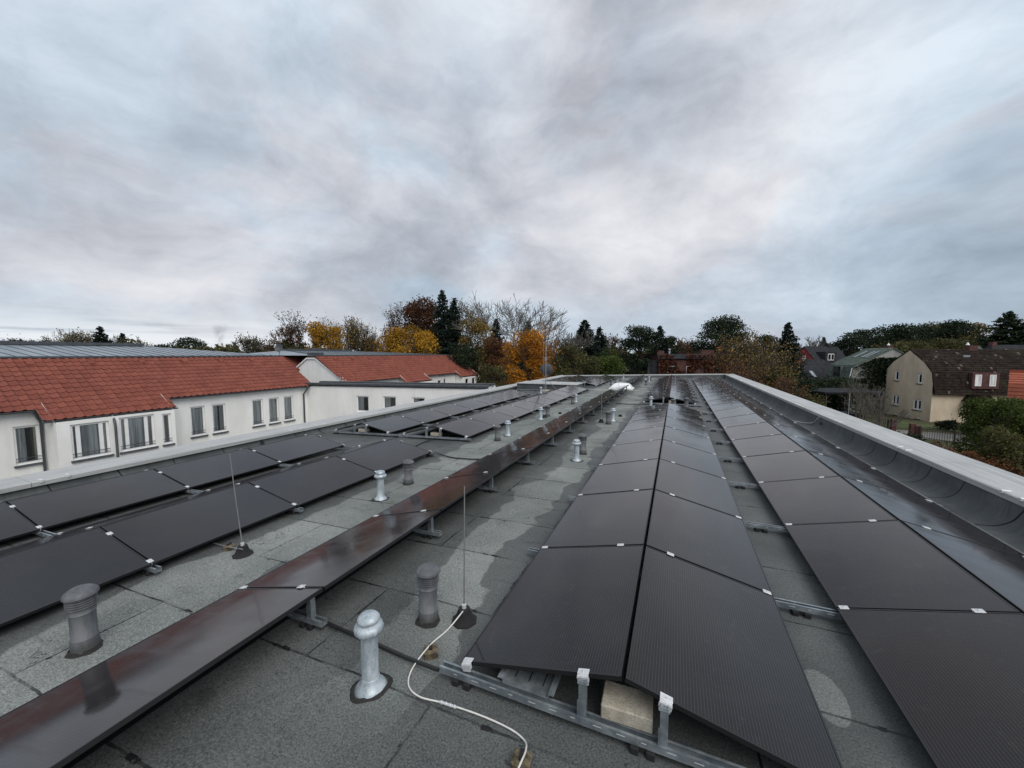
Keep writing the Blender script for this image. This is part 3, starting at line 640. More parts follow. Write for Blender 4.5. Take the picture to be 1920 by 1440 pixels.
VN = [('P', -4.38, 1.42, .54, 'dark grey louvred vent pipe at the left front, nearest of all vents'),
 ('P', -1.93, 2.70, .50, 'dark grey louvred vent pipe beside the front lightning rod'),
 ('M', -1.90, 1.97, .55, 'nearest galvanised mushroom vent, beside the black conduit'),
 ('P', -4.53, 5.79, .46, 'dark grey vent pipe by the far corner of the front left panels'),
 ('M', -4.46, 4.97, .49, 'galvanised mushroom vent beside the front left panels'),
 ('P', -4.52, 9.71, .44, 'dark grey vent pipe at the front end of the middle left panels'),
 ('M', -4.51, 10.41, .46, 'galvanised mushroom vent just behind the middle left panels front end'),
 ('M', -4.51, 13.44, .47, 'galvanised mushroom vent next to the base of the tall lightning rod'),
 ('P', -4.51, 14.28, .44, 'dark grey vent pipe just behind the tall lightning rod'),
 ('P', -4.51, 18.24, .41, 'dark vent pipe in front of the small mushroom vent by the narrow row'),
 ('M', -4.55, 19.06, .42, 'small mushroom vent half hidden behind a dark pipe by the narrow row'),
 ('M', -7.85, 23.4, .44, 'small mushroom vent at the foot of the satellite dish mast'),
 ('P', -1.94, 8.86, .48, 'dark grey vent pipe behind the mushroom vent left of middle ridge'),
 ('M', -1.93, 8.23, .48, 'galvanised mushroom vent in front of dark pipe left of middle ridge'),
 ('P', -2.01, 13.02, .45, 'dark grey vent pipe beside the thin rod right of the narrow row'),
 ('M', -1.95, 13.6, .46, 'mushroom vent behind the dark pipe right of the narrow row'),
 ('P', -4.58, 30.6, .44, 'first distant dark vent pipe left of the skylight'),
 ('P', -4.57, 32.9, .42, 'second distant dark vent pipe left of the skylight'),
 ('P', -4.51, 35.6, .44, 'third distant dark vent pipe beyond the skylight, near the end wall'),
 ('M', -4.61, 38.6, .46, 'farthest mushroom vent on the left, by the end wall'),
 ('M', -2.1, 31.2, .44, 'distant mushroom vent right of the far narrow row'),
 ('P', -1.98, 30.2, .38, 'distant dark vent pipe right of the far narrow row'),
 ('M', -2.02, 34.4, .46, 'farthest mushroom vent on the right of the far narrow row'),
 ('P', -1.96, 35.6, .42, 'farthest dark vent pipe right of the far narrow row'),
 ('M', -.95, 17.75, .50, 'mushroom vent in the gap between front and rear middle ridges, left'),
 ('P', .45, 17.75, .50, 'dark vent pipe in the gap between front and rear middle ridges, right'),
 ('P', -.05, 18.3, .36, 'short dark vent stub in the middle ridge gap')]
for (ty, x, y, h, lb) in VN:
    src, kl = (vp, kp) if ty == 'P' else (vz, kz); s = h/(.496 if ty == 'P' else .539); s2 = .95 if ty == 'P' else 1.
    gp = 'dark grey plastic vent pipes' if ty == 'P' else 'galvanised mushroom vents'; a = random.uniform(0, 6)
    rt = (R(random.gauss(0, .8)), R(random.gauss(0, .8)), a)
    if ty not in usedv: usedv[ty] = 1; src.location = (x, y, zr(x)); src.scale = (s2, s2, s); src.rotation_euler = rt; src['label'] = lb; src['group'] = gp
    else: dup(src, (x, y, zr(x)), lb, gp, rt, (s2, s2, s), kl)

# ---------------------------------------------------------------- lightning rods, mast, cables
def rod(x, y, h, lean, label, base=True):
    z = zr(x); r = thing('lightning_rod', label, 'lightning rod', (x, y, z), 0, 'lightning rods on the roof')
    if base:
        mb = MB(); mb.lathe([(.115, 0), (.112, .012), None, (.112, .012), (.085, .03), (.062, .08), (.052, .115), None, (.052, .115), (.03, .118), (.001, .118)], 8); mb.build('base', m_['rubber'], r)
        MB().lathe([(.02, .115), (.02, .15), None, (.02, .15), (.001, .15)], 10).build('socket', m_['alu'], r)
    MB().tube([(0, 0, .11), (lean[0]*.5, lean[1]*.5, h*.5), (lean[0], lean[1], h)], [.0068, .006, .005], 8).build('rod', m_['steel_rod'], r)
    return r
rod(-4.76, 2.92, 1.25, (-.06, -.05), 'thin lightning rod on black cone foot by front left panels')
rod(-1.64, 2.82, 1.2, (.01, .01), 'thin lightning rod on black cone foot beside front middle ridge')
rod(-2.29, 13.3, 1.1, (0, 0), 'thin lightning rod beside the dark vent right of narrow row')
rod(-4.53, 13.95, 3.6, (-.1, .05), 'tall thin lightning rod rising in front of the satellite dish mast')
rod(-2.2, 36.4, 1.5, (0, 0), 'distant lightning rod near the end wall')
rod(-.48, 18.1, 1.05, (0, 0), 'thin lightning rod in the gap between the middle ridges')
rod(-3.35, 25.6, .9, (0, 0), 'short rod beside the white skylight')
ms = thing('antenna_mast', 'grey antenna mast with dark satellite dish, left of the middle', 'antenna mast', (-8.02, 24.92, zr(-8)))
MB().tube([(0, 0, 0), (0, 0, 3.25)], .03, 10).build('pole', m_['steel_rod'], ms)
MB().cbox((-.22, -.22, 0), (.22, .22, .1), .02).build('base', m_['concrete'], ms)
mb = MB(); mb.tube([(.05, .05, .3), (-.7, .5, .02)], .015, 6); mb.tube([(.05, .05, .9), (.6, .6, .02)], .015, 6); mb.build('strut', m_['steel_rod'], ms)
mb = MB(); Mx = Matrix.Translation((.0, .12, 1.45)) @ Matrix.Rotation(R(12), 4, 'Z') @ Matrix.Rotation(R(-78), 4, 'X')
mb.lathe([(.43*math.sin(a)/math.sin(.9), .30*(1-math.cos(a))) for a in np.linspace(.01, .9, 9)]+[None, (.43, .115), (.435, .11), (.43, .10)]+[(.425*math.sin(a)/math.sin(.9), .30*(1-math.cos(a))-.012) for a in np.linspace(.9, .01, 9)], 36, Mx=Mx)
mb.build('dish', m_['dish_grey'], ms)
mb = MB(); mb.tube([(.03, .1, 1.03), (.1, .65, 1.35)], .012, 6); mb.lathe([(.001, 0), (.035, 0), (.035, .12), (.001, .12)], 12, c=(.1, .62, 1.32)); mb.build('feed_arm', m_['steel_rod'], ms)
mb = MB()
for z, w in ((2.3, .35), (2.75, .28), (3.1, .22)):
    mb.tube([(-w, 0, z), (w, 0, z)], .009, 6)
    for k in range(4): mb.tube([(-w+k*w*.66, -.12, z), (-w+k*w*.66, .12, z)], .005, 5)
mb.box((-.07, -.05, 2.05), (.07, .05, 2.3)); mb.build('aerial', m_['steel_rod'], ms)

def bez(pts, n=10):
    pts = [Vector(q) for q in pts]; out = []
    for i in range(len(pts)-1):
        p0 = pts[max(i-1, 0)]; p1 = pts[i]; p2 = pts[i+1]; p3 = pts[min(i+2, len(pts)-1)]
        for k in range(n):
            s = k/n; out.append(.5*((2*p1)+(p2-p0)*s+(2*p0-5*p1+4*p2-p3)*s*s+(-p0+3*p1-3*p2+p3)*s**3))
    return out+[pts[-1]]
def onroof(px, py, h=0.):
    x = 0; r = ray(px, py)
    for _ in range(20): z = h+zr(x); t_ = (z-H)/r[2]; x = r[0]*t_
    return (r[0]*t_, r[1]*t_, z)
wc = [onroof(868, 1146, .15), onroof(840, 1180, .09), onroof(806, 1210, .075), onroof(774, 1252, .03), onroof(766, 1284, .010), onroof(786, 1306, .010), onroof(835, 1319, .010), onroof(900, 1341, .010), onroof(955, 1366, .010), onroof(983, 1388, .014), onroof(986, 1406, .07), onroof(974, 1436, .09), onroof(955, 1480, .02), onroof(925, 1540, .01)]
MB().tube(bez(wc), .0055, 8).build('white_cable', m_['cable_white'], label='white lightning wire curving over the roof from the front rod', cat='wire')
mb = MB()
a_, b_ = Vector(onroof(828, 1317, .014)), Vector(onroof(852, 1325, .014)); dd = (b_-a_)
for k in range(4):
    q = a_+dd*(k/3.); mb.lathe([(.001, 0), (.0085, 0), (.0085, .022), (.001, .022)], 6, c=q-Vector((0, 0, .012)))
mb.tube([a_-dd*.15, b_+dd*.15], .009, 8); mb.build('wire_connector', m_['alu'], label='small silver screw connector on the white wire', cat='connector')
def wblock(px, py, rz_, label):
    q = onroof(px, py); mb = MB(); mb.cbox((-.055, -.05, 0), (.055, .05, .062), .014)
    o = mb.build('wire_holder_block', m_['mossy_concrete'], loc=q, label=label, cat='concrete block', group='mossy blocks holding the wire'); o.rotation_euler = (0, 0, rz_)
    s = MB().box((-.012, -.03, .0625), (.012, .03, .078)); s.build('clip', m_['rubber'], o)
wblock(808, 1228, R(35), 'mossy concrete block under the white wire near the front rod')
wblock(978, 1436, R(10), 'mossy concrete block under the white wire at the bottom edge')
wblock(430, 1030, R(20), 'small block beside the left lightning rod foot')
for k, (px, py) in enumerate(((1050, 776), (1163, 781), (1203, 716), (1128, 716))):
    q = onroof(px, py); o = MB().cbox((-.06, -.05, 0), (.06, .05, .07), .012).build('wire_holder_block', m_['rubber'], loc=q, cat='wire holder', group='small black wire holders', label=('small black wire holder left of the narrow row', 'small black wire holder right of the narrow row', 'small black wire holder beyond the skylight on the right', 'small black wire holder beyond the skylight on the left')[k])
MB().tube([onroof(399, 1018, .04), onroof(430, 1026, .055), onroof(455, 1030, .12)], .006, 6).build('wire_stub', m_['steel_rod'], label='short silver wire from the left rod foot under the panels', cat='wire')
MB().tube(bez([onroof(588, 1157, .05), onroof(640, 1180, .03), onroof(700, 1205, .02), onroof(760, 1232, .03), onroof(822, 1256, .07)]), .014, 8).build('conduit', m_['cable_black'], label='black conduit from the narrow row to the front middle rail', cat='conduit')
MB().tube(bez([onroof(780, 836, .02), onroof(795, 829, .02), onroof(826, 818, .06)]), .014, 8).build('conduit', m_['cable_black'], label='black conduit between front and middle left panel blocks', cat='conduit')
MB().tube(bez([onroof(815, 848, .05), onroof(850, 858, .02), onroof(905, 861, .03), onroof(930, 856, .05)]), .014, 8).build('conduit', m_['cable_black'], label='black conduit from the front left panels to the narrow row', cat='conduit')
MB().tube(bez([onroof(1155, 756, .03), onroof(1185, 758, .02), onroof(1218, 757, .05)]), .014, 8).build('conduit', m_['cable_black'], label='black conduit from the narrow row to the rear middle ridge', cat='conduit')
MB().tube(bez([(-5.2, 25.6, -.02), (-4.6, 25.3, -.03), (-3.9, 25.4, 0), (-3.2, 25.5, .03), (-2.3, 25.3, .02), (-1.4, 24.9, .03)]), .016, 6).build('white_cable', m_['cable_white'], label='white cable crossing the roof in front of the skylight', cat='wire')
MB().tube(bez([(4.2, 14.7, .45), (4.12, 14.8, .3), (4.08, 15.1, .12), (3.95, 15.6, .04), (3.6, 15.9, .05)]), .008, 6).build('white_cable', m_['cable_white'], label='thin white wire hanging down the right parapet', cat='wire')
pr_ = P(1592, 781, 1); pr_ = (5.0, 5.0*ray(1592, 760)[1]/ray(1592, 760)[0])
rr = thing('lightning_rod', 'thin pale rod standing just outside the right parapet', 'lightning rod', (5.0, pr_[1], ZR-.45), 0, 'lightning rods on the roof')
MB().tube([(0, 0, 0), (.0, .0, 1.12)], .009, 6).build('rod', m_['steel_rod'], rr); MB().box((-.2, -.03, .1), (.03, .03, .14)).build('bracket', m_['steel_rod'], rr)

sk = thing('skylight', 'white acrylic dome skylight between the narrow rows', 'skylight', (-3.28, 26.6, zr(-3.28)))
MB().cbox((-.74, -.74, 0), (.74, .74, .13), .03).build('curb', m_['white_frame'], sk)
mb = MB(); vs = []; fs = []; n = 14
for i in range(n+1):
    for j in range(n+1):
        u, v_ = -1+2*i/n, -1+2*j/n; vs.append((u*.66, v_*.66, .14+.30*(max(0, (1-u**4))*max(0, (1-v_**4)))**.7))
for i in range(n):
    for j in range(n): fs.append((i*(n+1)+j, (i+1)*(n+1)+j, (i+1)*(n+1)+j+1, i*(n+1)+j+1))
mb.add(vs, fs, True); mb.build('dome', m_['acrylic'], sk)
# ================================================================ surroundings
mb = MB(); mb.add([(-4000, -2500, G), (4000, -2500, G), (4000, 5000, G), (-4000, 5000, G)], [(0, 1, 2, 3)]); mb.build('ground', m_['ground'], kind='structure')

def wall(mb, O, U, N, W_, Hh, rects, dep=.14):
    """rectangular wall W_ x Hh from O along U (unit), outward normal N, with real openings (u0, v0, u1, v1) and reveals"""
    O, U, N = Vector(O), Vector(U), Vector(N); Z = Vector((0, 0, 1))
    us = sorted({0, W_, *[r[0] for r in rects], *[r[2] for r in rects]}); vs_ = sorted({0, Hh, *[r[1] for r in rects], *[r[3] for r in rects]})
    q = lambda u, v, d=0: O+U*u+Z*v-N*d
    for i in range(len(us)-1):
        for j in range(len(vs_)-1):
            a, b, c, d_ = us[i], us[i+1], vs_[j], vs_[j+1]; cu, cv = (a+b)/2, (c+d_)/2
            if any(r[0] < cu < r[2] and r[1] < cv < r[3] for r in rects): continue
            mb.add([q(a, c), q(b, c), q(b, d_), q(a, d_)], [(0, 1, 2, 3)])
    for (a, c, b, d_) in rects:
        for e in (((a, c), (b, c)), ((b, c), (b, d_)), ((b, d_), (a, d_)), ((a, d_), (a, c))):
            mb.add([q(*e[0]), q(*e[1]), q(*e[1], dep), q(*e[0], dep)], [(0, 1, 2, 3)])
def window(parent, O, U, N, r, mull=(), dep=.14, curt='full', rail_=False, sill=True, fr=.085, tilt=False):
    """window in opening r: white frame > pane, curtain, sill, bars"""
    O, U, N = Vector(O), Vector(U), Vector(N); Z = Vector((0, 0, 1))
    M4 = Matrix((( U.x, -N.x, 0, 0), (U.y, -N.y, 0, 0), (0, 0, 1, 0), (0, 0, 0, 1))); M4.translation = O+U*r[0]+Z*r[1]
    w, h = r[2]-r[0], r[3]-r[1]; mb = MB()
    y0, y1 = dep-.07, dep-.005
    mb.box((.001, y0, .001), (w-.001, y1, fr), M4); mb.box((.001, y0, h-fr), (w-.001, y1, h-.001), M4); mb.box((.001, y0, fr), (fr, y1, h-fr), M4); mb.box((w-fr, y0, fr), (w-.001, y1, h-fr), M4)
    for u in mull: mb.box((u-fr*.8, y0, fr), (u+fr*.8, y1, h-fr), M4)
    o = mb.build('window', m_['white_frame'], parent)
    MB().box((fr, y0+.03, fr), (w-fr, y0+.036, h-fr), M4).build('pane', m_['clear_pane'], o)
    bk = MB()
    bk.box((.0, dep+.5, 0), (w, dep+.51, h), M4); bk.build('room', m_['room_dark'], o)
    if curt:
        mb = MB(); n = max(8, int(w/.05)); lo, hi = (fr, w-fr)
        spans = [(lo, hi)] if curt == 'full' else ([(lo, lo+(hi-lo)*.3), (hi-(hi-lo)*.3, hi)] if curt == 'sides' else [(lo, lo+(hi-lo)*.5)])
        for (a, b) in spans:
            k = max(5, int((b-a)/.03)); vs = []
            for i in range(k+1):
                u = a+(b-a)*i/k; yy = dep+.045+.022*math.sin(i*1.9)+.012*math.sin(i*.7)
                vs += [M4 @ Vector((u, yy, fr*.6)), M4 @ Vector((u, yy, h-fr))]
            mb.add(vs, [(2*i, 2*i+2, 2*i+3, 2*i+1) for i in range(k)], True)
        mb.build('curtain', m_['curtain'], o)
    if sill: MB().box((-.06, -.09, -.085), (w+.06, dep-.072, -.002), M4).build('sill', m_['sill'], o)
    if rail_:
        mb = MB()
        for z in (.14, .27): mb.tube([M4 @ Vector((.01, .02, z)), M4 @ Vector((w-.01, .02, z))], .014, 6)
        mb.build('guard_rail', m_['sill'], o)
    return o
def tiles(mb, xt, zt, xb, zb2, y0, y1, n, tile=.30, lift=.035):
    """pantile courses: stepped, waved strips on a slope running along y (top edge xt,zt; bottom edge xb,zb2)"""
    m = int((y1-y0)/tile*6); t_ = np.linspace(y0, y1, m+1)
    ph = ((t_/tile) % 1.); wave = .028*np.cos(2*np.pi*ph)+.012*np.cos(4*np.pi*ph)
    dx, dz = (xb-xt), (zb2-zt); L = math.hypot(dx, dz); nx, nz = -dz/L, dx/L
    if nz < 0: nx, nz = -nx, -nz
    for k in range(n):
        a, b = k/n, (k+1.10)/n
        vs = []
        for (f, up) in ((a, .004), (b, lift), (b, lift-.03)):
            for y, w_ in zip(t_, wave): vs.append((xt+dx*f+nx*(up+w_), y+.02*(f-a)*0, zt+dz*f+nz*(up+w_)))
        q = m+1; fs = []
        for j in range(2): fs += [(j*q+i, (j+1)*q+i, (j+1)*q+i+1, j*q+i+1) for i in range(m)]
        mb.add(vs, fs, False)
def gutter(mb, x, z, y0, y1, s=1):
    pr = [(x+s*(.065-.065*math.cos(a)), z-.065*math.sin(a)) for a in np.linspace(0, math.pi, 7)]
    pr2 = [(x+s*(.065-.058*math.cos(a)), z-.058*math.sin(a)+.001) for a in np.linspace(math.pi, 0, 7)]
    mb.prism(pr+pr2, y0, y1)
def pipe(parent, pts, r=.05): return MB().tube(pts, r, 10).build('downpipe', m_['dark_metal'], parent)

# ---- long white building with red tiles, parallel to ours, across the courtyard
def red_building(name, label, y0, y1, bays, wins, gable_near, metal, left_ext=None):
    b = thing(name, label, 'building', (0, 0, 0))
    XF, XB, ZEV, ZT = -25., -23.85, .0, 2.12
    segs = []; y = y0
    for (a, c) in bays: segs.append((y, a, XF)); segs.append((a, c, XB)); y = c
    segs.append((y, y1, XF))
    mbw = MB()
    for (a, c, x) in segs:
        top = ZEV if x == XF else ZEV-.55
        rects = []
        for w in wins:
            if a <= w[0] and w[1] <= c: rects.append((w[0]-a, w[2]-G, w[1]-a, w[3]-G))
        wall(mbw, (x, a, G), (0, 1, 0), (1, 0, 0), c-a, top-G, rects)
        for w in wins:
            if a <= w[0] and w[1] <= c: window(b, (x, a, G), (0, 1, 0), (1, 0, 0), (w[0]-a, w[2]-G, w[1]-a, w[3]-G), w[4], curt=w[5], rail_=w[6])
    for (a, c) in bays:                    # bay cheeks
        for yy in (a, c): mbw.add([(XF, yy, G), (XB, yy, G), (XB, yy, ZEV-.62), (XF, yy, ZEV+.25)], [(0, 1, 2, 3)])
    mbw.add([(XF, y0, G), (XF, y0, 0), (-28., y0, 2.0)]+([(-29., y0, 1.8), (-31.6, y0, .2), (-31.6, y0, G)] if gable_near else [(-36, y0, 2.0), (-36, y0, G)]), [tuple(range(6 if gable_near else 5))])
    mbw.add([(XF, y1, G), (XF, y1, 0), (-28., y1, 2.0), (-36, y1, 2.0), (-36, y1, G)], [(0, 1, 2, 3, 4)])
    mbw.build('wall', m_['render_white'], b)
    mbt = MB(); xe = -24.78; ze = .02-.154+.1
    tiles(mbt, -28., ZT, xe, ze+.03, y0-.25, y1+.12, 11)
    for (a, c) in bays: tiles(mbt, xe-.02, ze+.05, xe+.66, ze-.41, a-.28, c+.22, 2)
    mbt.build('tile_roof', m_['tile_red'], b)
    mbs = MB(); mbs.add([(-28., y0-.2, ZT-.06), (-28., y1+.1, ZT-.06), (xe, y1+.1, ze-.06), (xe, y0-.2, ze-.06)], [(0, 1, 2, 3)])
    for (a, c) in bays: mbs.add([(xe-.05, a-.25, ze-.04), (xe-.05, c+.2, ze-.04), (xe+.64, c+.2, ze-.48), (xe+.64, a-.25, ze-.48)], [(0, 1, 2, 3)])
    mbs.build('soffit', m_['sill'], b)
    mg = MB(); y = y0-.25
    for (a, c) in bays:
        gutter(mg, xe+.0, ze-.02, y, a-.28); gutter(mg, xe+.66, ze-.46, a-.3, c+.24); y = c+.22
    gutter(mg, xe, ze-.02, y, y1+.12); mg.build('gutter', m_['dark_metal'], b)
    # flat-pitched standing seam roof above the tiles
    (ra, rb, rx, rz) = metal; mm = MB()
    A, B_ = (-28.05, y0-.25, ZT+.05), (-28.05, y1+.12, ZT+.05); Cc, D = (rx, rb, rz), (rx, ra, rz)
    mm.add([A, B_, Cc, D], [(0, 1, 2, 3)]); mm.add([B_, (2*rx+28, y1+.12, ZT+.05), Cc], [(0, 1, 2)]); mm.add([A, D, (2*rx+28, y0-.25, ZT+.05)], [(0, 1, 2)]); mm.add([A, (2*rx+28, y0-.25, ZT+.05), (2*rx+28, y1, ZT+.05), B_, ], [(0, 1, 2, 3)])
    mm.add([D, Cc, (2*rx+28, y1, ZT+.05), (2*rx+28, y0, ZT+.05)], [(0, 1, 2, 3)])
    mm.build('metal_roof', m_['zinc_roof'], b)
    ms_ = MB(); y = y0; cv = Vector(Cc); dv = Vector(D)
    while y < y1:
        if y < rb: top = Vector((rx, max(y, ra), rz))
        else: f = (y1-y)/(y1-rb); top = Vector((-28.05+(rx+28.05)*f, y, ZT+.05+(rz-ZT-.05)*f))
        bot = Vector((-28.05, y, ZT+.05)); 
        if (top-bot).length > .3:
            for s in (-.012,): ms_.add([bot+Vector((0, -.012, 0)), bot+Vector((0, .012, 0)), top+Vector((0, .012, 0)), top+Vector((0, -.012, 0)), bot+Vector((0, -.012, .022)), bot+Vector((0, .012, .022)), top+Vector((0, .012, .022)), top+Vector((0, -.012, .022))], [(0, 3, 7, 4), (1, 5, 6, 2), (4, 7, 6, 5)])
        y += .52
    ms_.build('roof_seam', m_['dark_metal'], b)
    MB().box((-28.12, y0-.25, ZT-.01), (-27.93, y1+.12, ZT+.085)).build('roof_edge', m_['dark_metal'], b)
    MB().box((rx-.45, ra, rz-.02), (rx+.45, rb, rz+.16)).build('ridge_vent', m_['dark_metal'], b)
    # row of small vent tiles below the edge
    y = y0+1.4
    while y < y1-.6:
        mv = MB(); mv.prism([(-27.72, ZT-.16), (-27.45, ZT-.34), (-27.45, ZT-.27), (-27.6, ZT-.14)], y, y+.26); y += 2.05; mv.build('vent_tile', m_['tile_red'], b)
    return b
F = 'full'
wA = [(6.6, 7.32, -2.3, -.68, (), 'none', True),
      (7.86, 9.10, -2.28, -.72, (.24, .98), F, True), (9.45, 10.78, -2.28, -.66, (.28, 1.02), F, True), (11.1, 11.48, -2.28, -.72, (), 'half', True),
      (12.94, 13.68, -2.35, -.66, (), F, True), (14.06, 14.8, -2.35, -.66, (), 'half', True),
      (16.4, 17.12, -2.35, -.64, (), F, True), (17.5, 18.22, -2.35, -.64, (), F, True), (18.6, 19.32, -2.35, -.64, (), F, True),
      (2.5, 3.3, -2.3, -.68, (), F, True), (.5, 1.3, -2.3, -.68, (), F, True), (-3, -2.2, -2.3, -.68, (), F, True)]
bA = red_building('red_roofed_building', 'long white building with red tiled roof and windows, nearest across the left courtyard', -12., 20.75, [(7.45, 11.65)], wA, False, (-11.5, 14.9, -34., 2.86))
pipe(bA, [(-24.75, 7.15, .0), (-24.85, 7.25, -.35), (-24.93, 7.36, -.6), (-24.93, 7.36, G)])
pipe(bA, [(-23.98, 9.28, -.5), (-23.82, 9.28, -.75), (-23.76, 9.28, -1.0), (-23.76, 9.28, G)])
pipe(bA, [(-24.6, 20.3, -.02), (-24.75, 20.2, -.35), (-24.92, 20.12, -.6), (-24.92, 20.12, G)], .055)
wB = [(31.2, 31.9, -1.6, -.72, (), F, False), (32.5, 33.2, -1.6, -.72, (), 'half', False), (37.6, 38.3, -1.6, -.72, (), F, False), (38.8, 39.3, -1.7, -.6, (), F, False), (41.9, 42.7, -1.8, -.75, (), 'half', False), (43.6, 44.4, -1.8, -.75, (), F, False), (45.0, 45.6, -1.8, -.75, (), 'half', False)]
bB = red_building('red_roofed_building', 'smaller white building with red tiled roof behind the white link wing', 24., 46., [(31., 35.), (41.5, 45.7)], wB, True, (25.5, 33.5, -34., 2.62))
mb = MB()                                   # its gable rises as a shield with white verges
yg = 23.92
pts = [(-25.25, -.3), (-25.1, .08), (-28.05, 1.85), (-29.0, 1.85), (-31.6, .2), (-31.6, -.3)]
mb.add([(x, yg, z) for x, z in pts], [tuple(range(6))]); mb.add([(x, yg+.3, z) for x, z in pts], [tuple(range(5, -1, -1))])
mb.build('gable', m_['render_white'], bB)
def strip(mb, pts, y0, y1, th=.13):
    for (a, c) in zip(pts[:-1], pts[1:]):
        mb.add([(a[0], y0, a[1]), (c[0], y0, c[1]), (c[0], y0, c[1]+th), (a[0], y0, a[1]+th), (a[0], y1, a[1]), (c[0], y1, c[1]), (c[0], y1, c[1]+th), (a[0], y1, a[1]+th)], [(0, 1, 2, 3), (3, 2, 6, 7), (7, 6, 5, 4), (4, 5, 1, 0), (0, 3, 7, 4), (1, 5, 6, 2)])
mb = MB(); strip(mb, [(-25.0, .02), (-28.03, 1.86), (-29.02, 1.86), (-31.7, .2)], yg-.10, yg+.34); mb.build('verge', m_['white_frame'], bB)
MB().box((-28.95, yg-.05, 2.0), (-28.1, yg+.9, 2.42)).build('chimney', m_['dark_metal'], bB)
mb = MB(); mb.add([(-31.9, 20.9, 2.1), (-31.9, 27, 2.1), (-30.0, 27, .9), (-30.0, 20.9, .9)], [(0, 1, 2, 3)])
tiles(mb, -31.9, 2.16, -30.0, .96, 20.95, 27, 7); mb.build('tile_roof', m_['tile_red'], bB)
for k, (px, w, h) in enumerate(((545, .9, .55), (563, .5, .4), (590, 1., .75))):
    q = P(px, 668, 40+k*3); MB().cbox((q[0]-w/2, q[1]-w/2, 1.9), (q[0]+w/2, q[1]+w/2, 2.2+h), .02).build('chimney', m_['dark_metal'], bB)
q = P(524, 664, 31)
ds = thing('satellite_dish', 'dark satellite dish on the ridge between the two red roofs', 'satellite dish', (q[0], q[1], 2.15))
MB().tube([(0, 0, 0), (0, 0, .55)], .03, 8).build('mast', m_['steel_rod'], ds)
Mx = Matrix.Translation((0.05, 0, .62)) @ Matrix.Rotation(R(15), 4, 'Z') @ Matrix.Rotation(R(80), 4, 'X')
MB().lathe([(.001, 0), (.15, .01), (.26, .05), (.34, .10), None, (.34, .10), (.33, .09), (.25, .04), (.001, -.01)], 24, Mx=Mx).build('dish', m_['dish_grey'], ds)
MB().tube([(.0, -.02, .4), (.05, -.35, .55)], .012, 6).build('feed_arm', m_['steel_rod'], ds)
# white link wing that joins the red-roofed buildings to ours
wg = thing('link_wing', 'white flat roofed link wing with three windows and dark roof edge', 'building', (0, 0, 0))
A0 = Vector((-25.0, 20.45, G)); B0 = Vector((-11.45, 23.2, G)); U = (B0-A0).normalized(); Nn = Vector((U.y, -U.x, 0)); LW = (B0-A0).length; HT = .10-G
def un(px, py):                             # where a picture ray meets the wing's wall plane
    r_ = Vector(tuple(ray(px, py))); o_ = Vector((0, 0, H)); t_ = (A0-o_).dot(Nn)/r_.dot(Nn); q_ = o_+r_*t_-A0; return q_.dot(U), q_.z
rects = []
for (pa, pb) in (((668, 742), (692, 769)), ((718, 743), (743, 761)), ((773, 745), (797, 760))):
    u0, v1 = un(*pa); u1, _ = un(*pb); rects.append((u0, v1-1.15, u1, v1))
mb = MB(); wall(mb, A0, U, Nn, LW, HT, rects); Bk = -Nn*1.9
p0, p1, p2, p3 = A0, B0, B0+Bk, A0+Bk
mb.add([p1, p2, p2+Vector((0, 0, HT)), p1+Vector((0, 0, HT))], [(0, 1, 2, 3)]); mb.add([p2, p3, p3+Vector((0, 0, HT)), p2+Vector((0, 0, HT))], [(0, 1, 2, 3)])
mb.build('wall', m_['render_white'], wg)
for r_ in rects: window(wg, A0, U, Nn, r_, (), curt='half', sill=False)
M4 = Matrix(((U.x, -Nn.x, 0, A0.x), (U.y, -Nn.y, 0, A0.y), (0, 0, 1, 0), (0, 0, 0, 1)))
mb = MB(); mb.box((-.1, -.12, .06), (LW, .3, .20), M4); mb.box((-.1, 1.5, .06), (LW, 1.95, .20), M4); mb.build('roof_edge', m_['dark_metal'], wg)
mb = MB(); mb.box((-.1, -.08, -.02), (LW, -.001, .055), M4); mb.build('drip_edge', m_['roof_dark'], wg)
MB().box((-.05, .3, .0), (LW, 1.5, .09), M4).build('roof', m_['roof_dark'], wg)

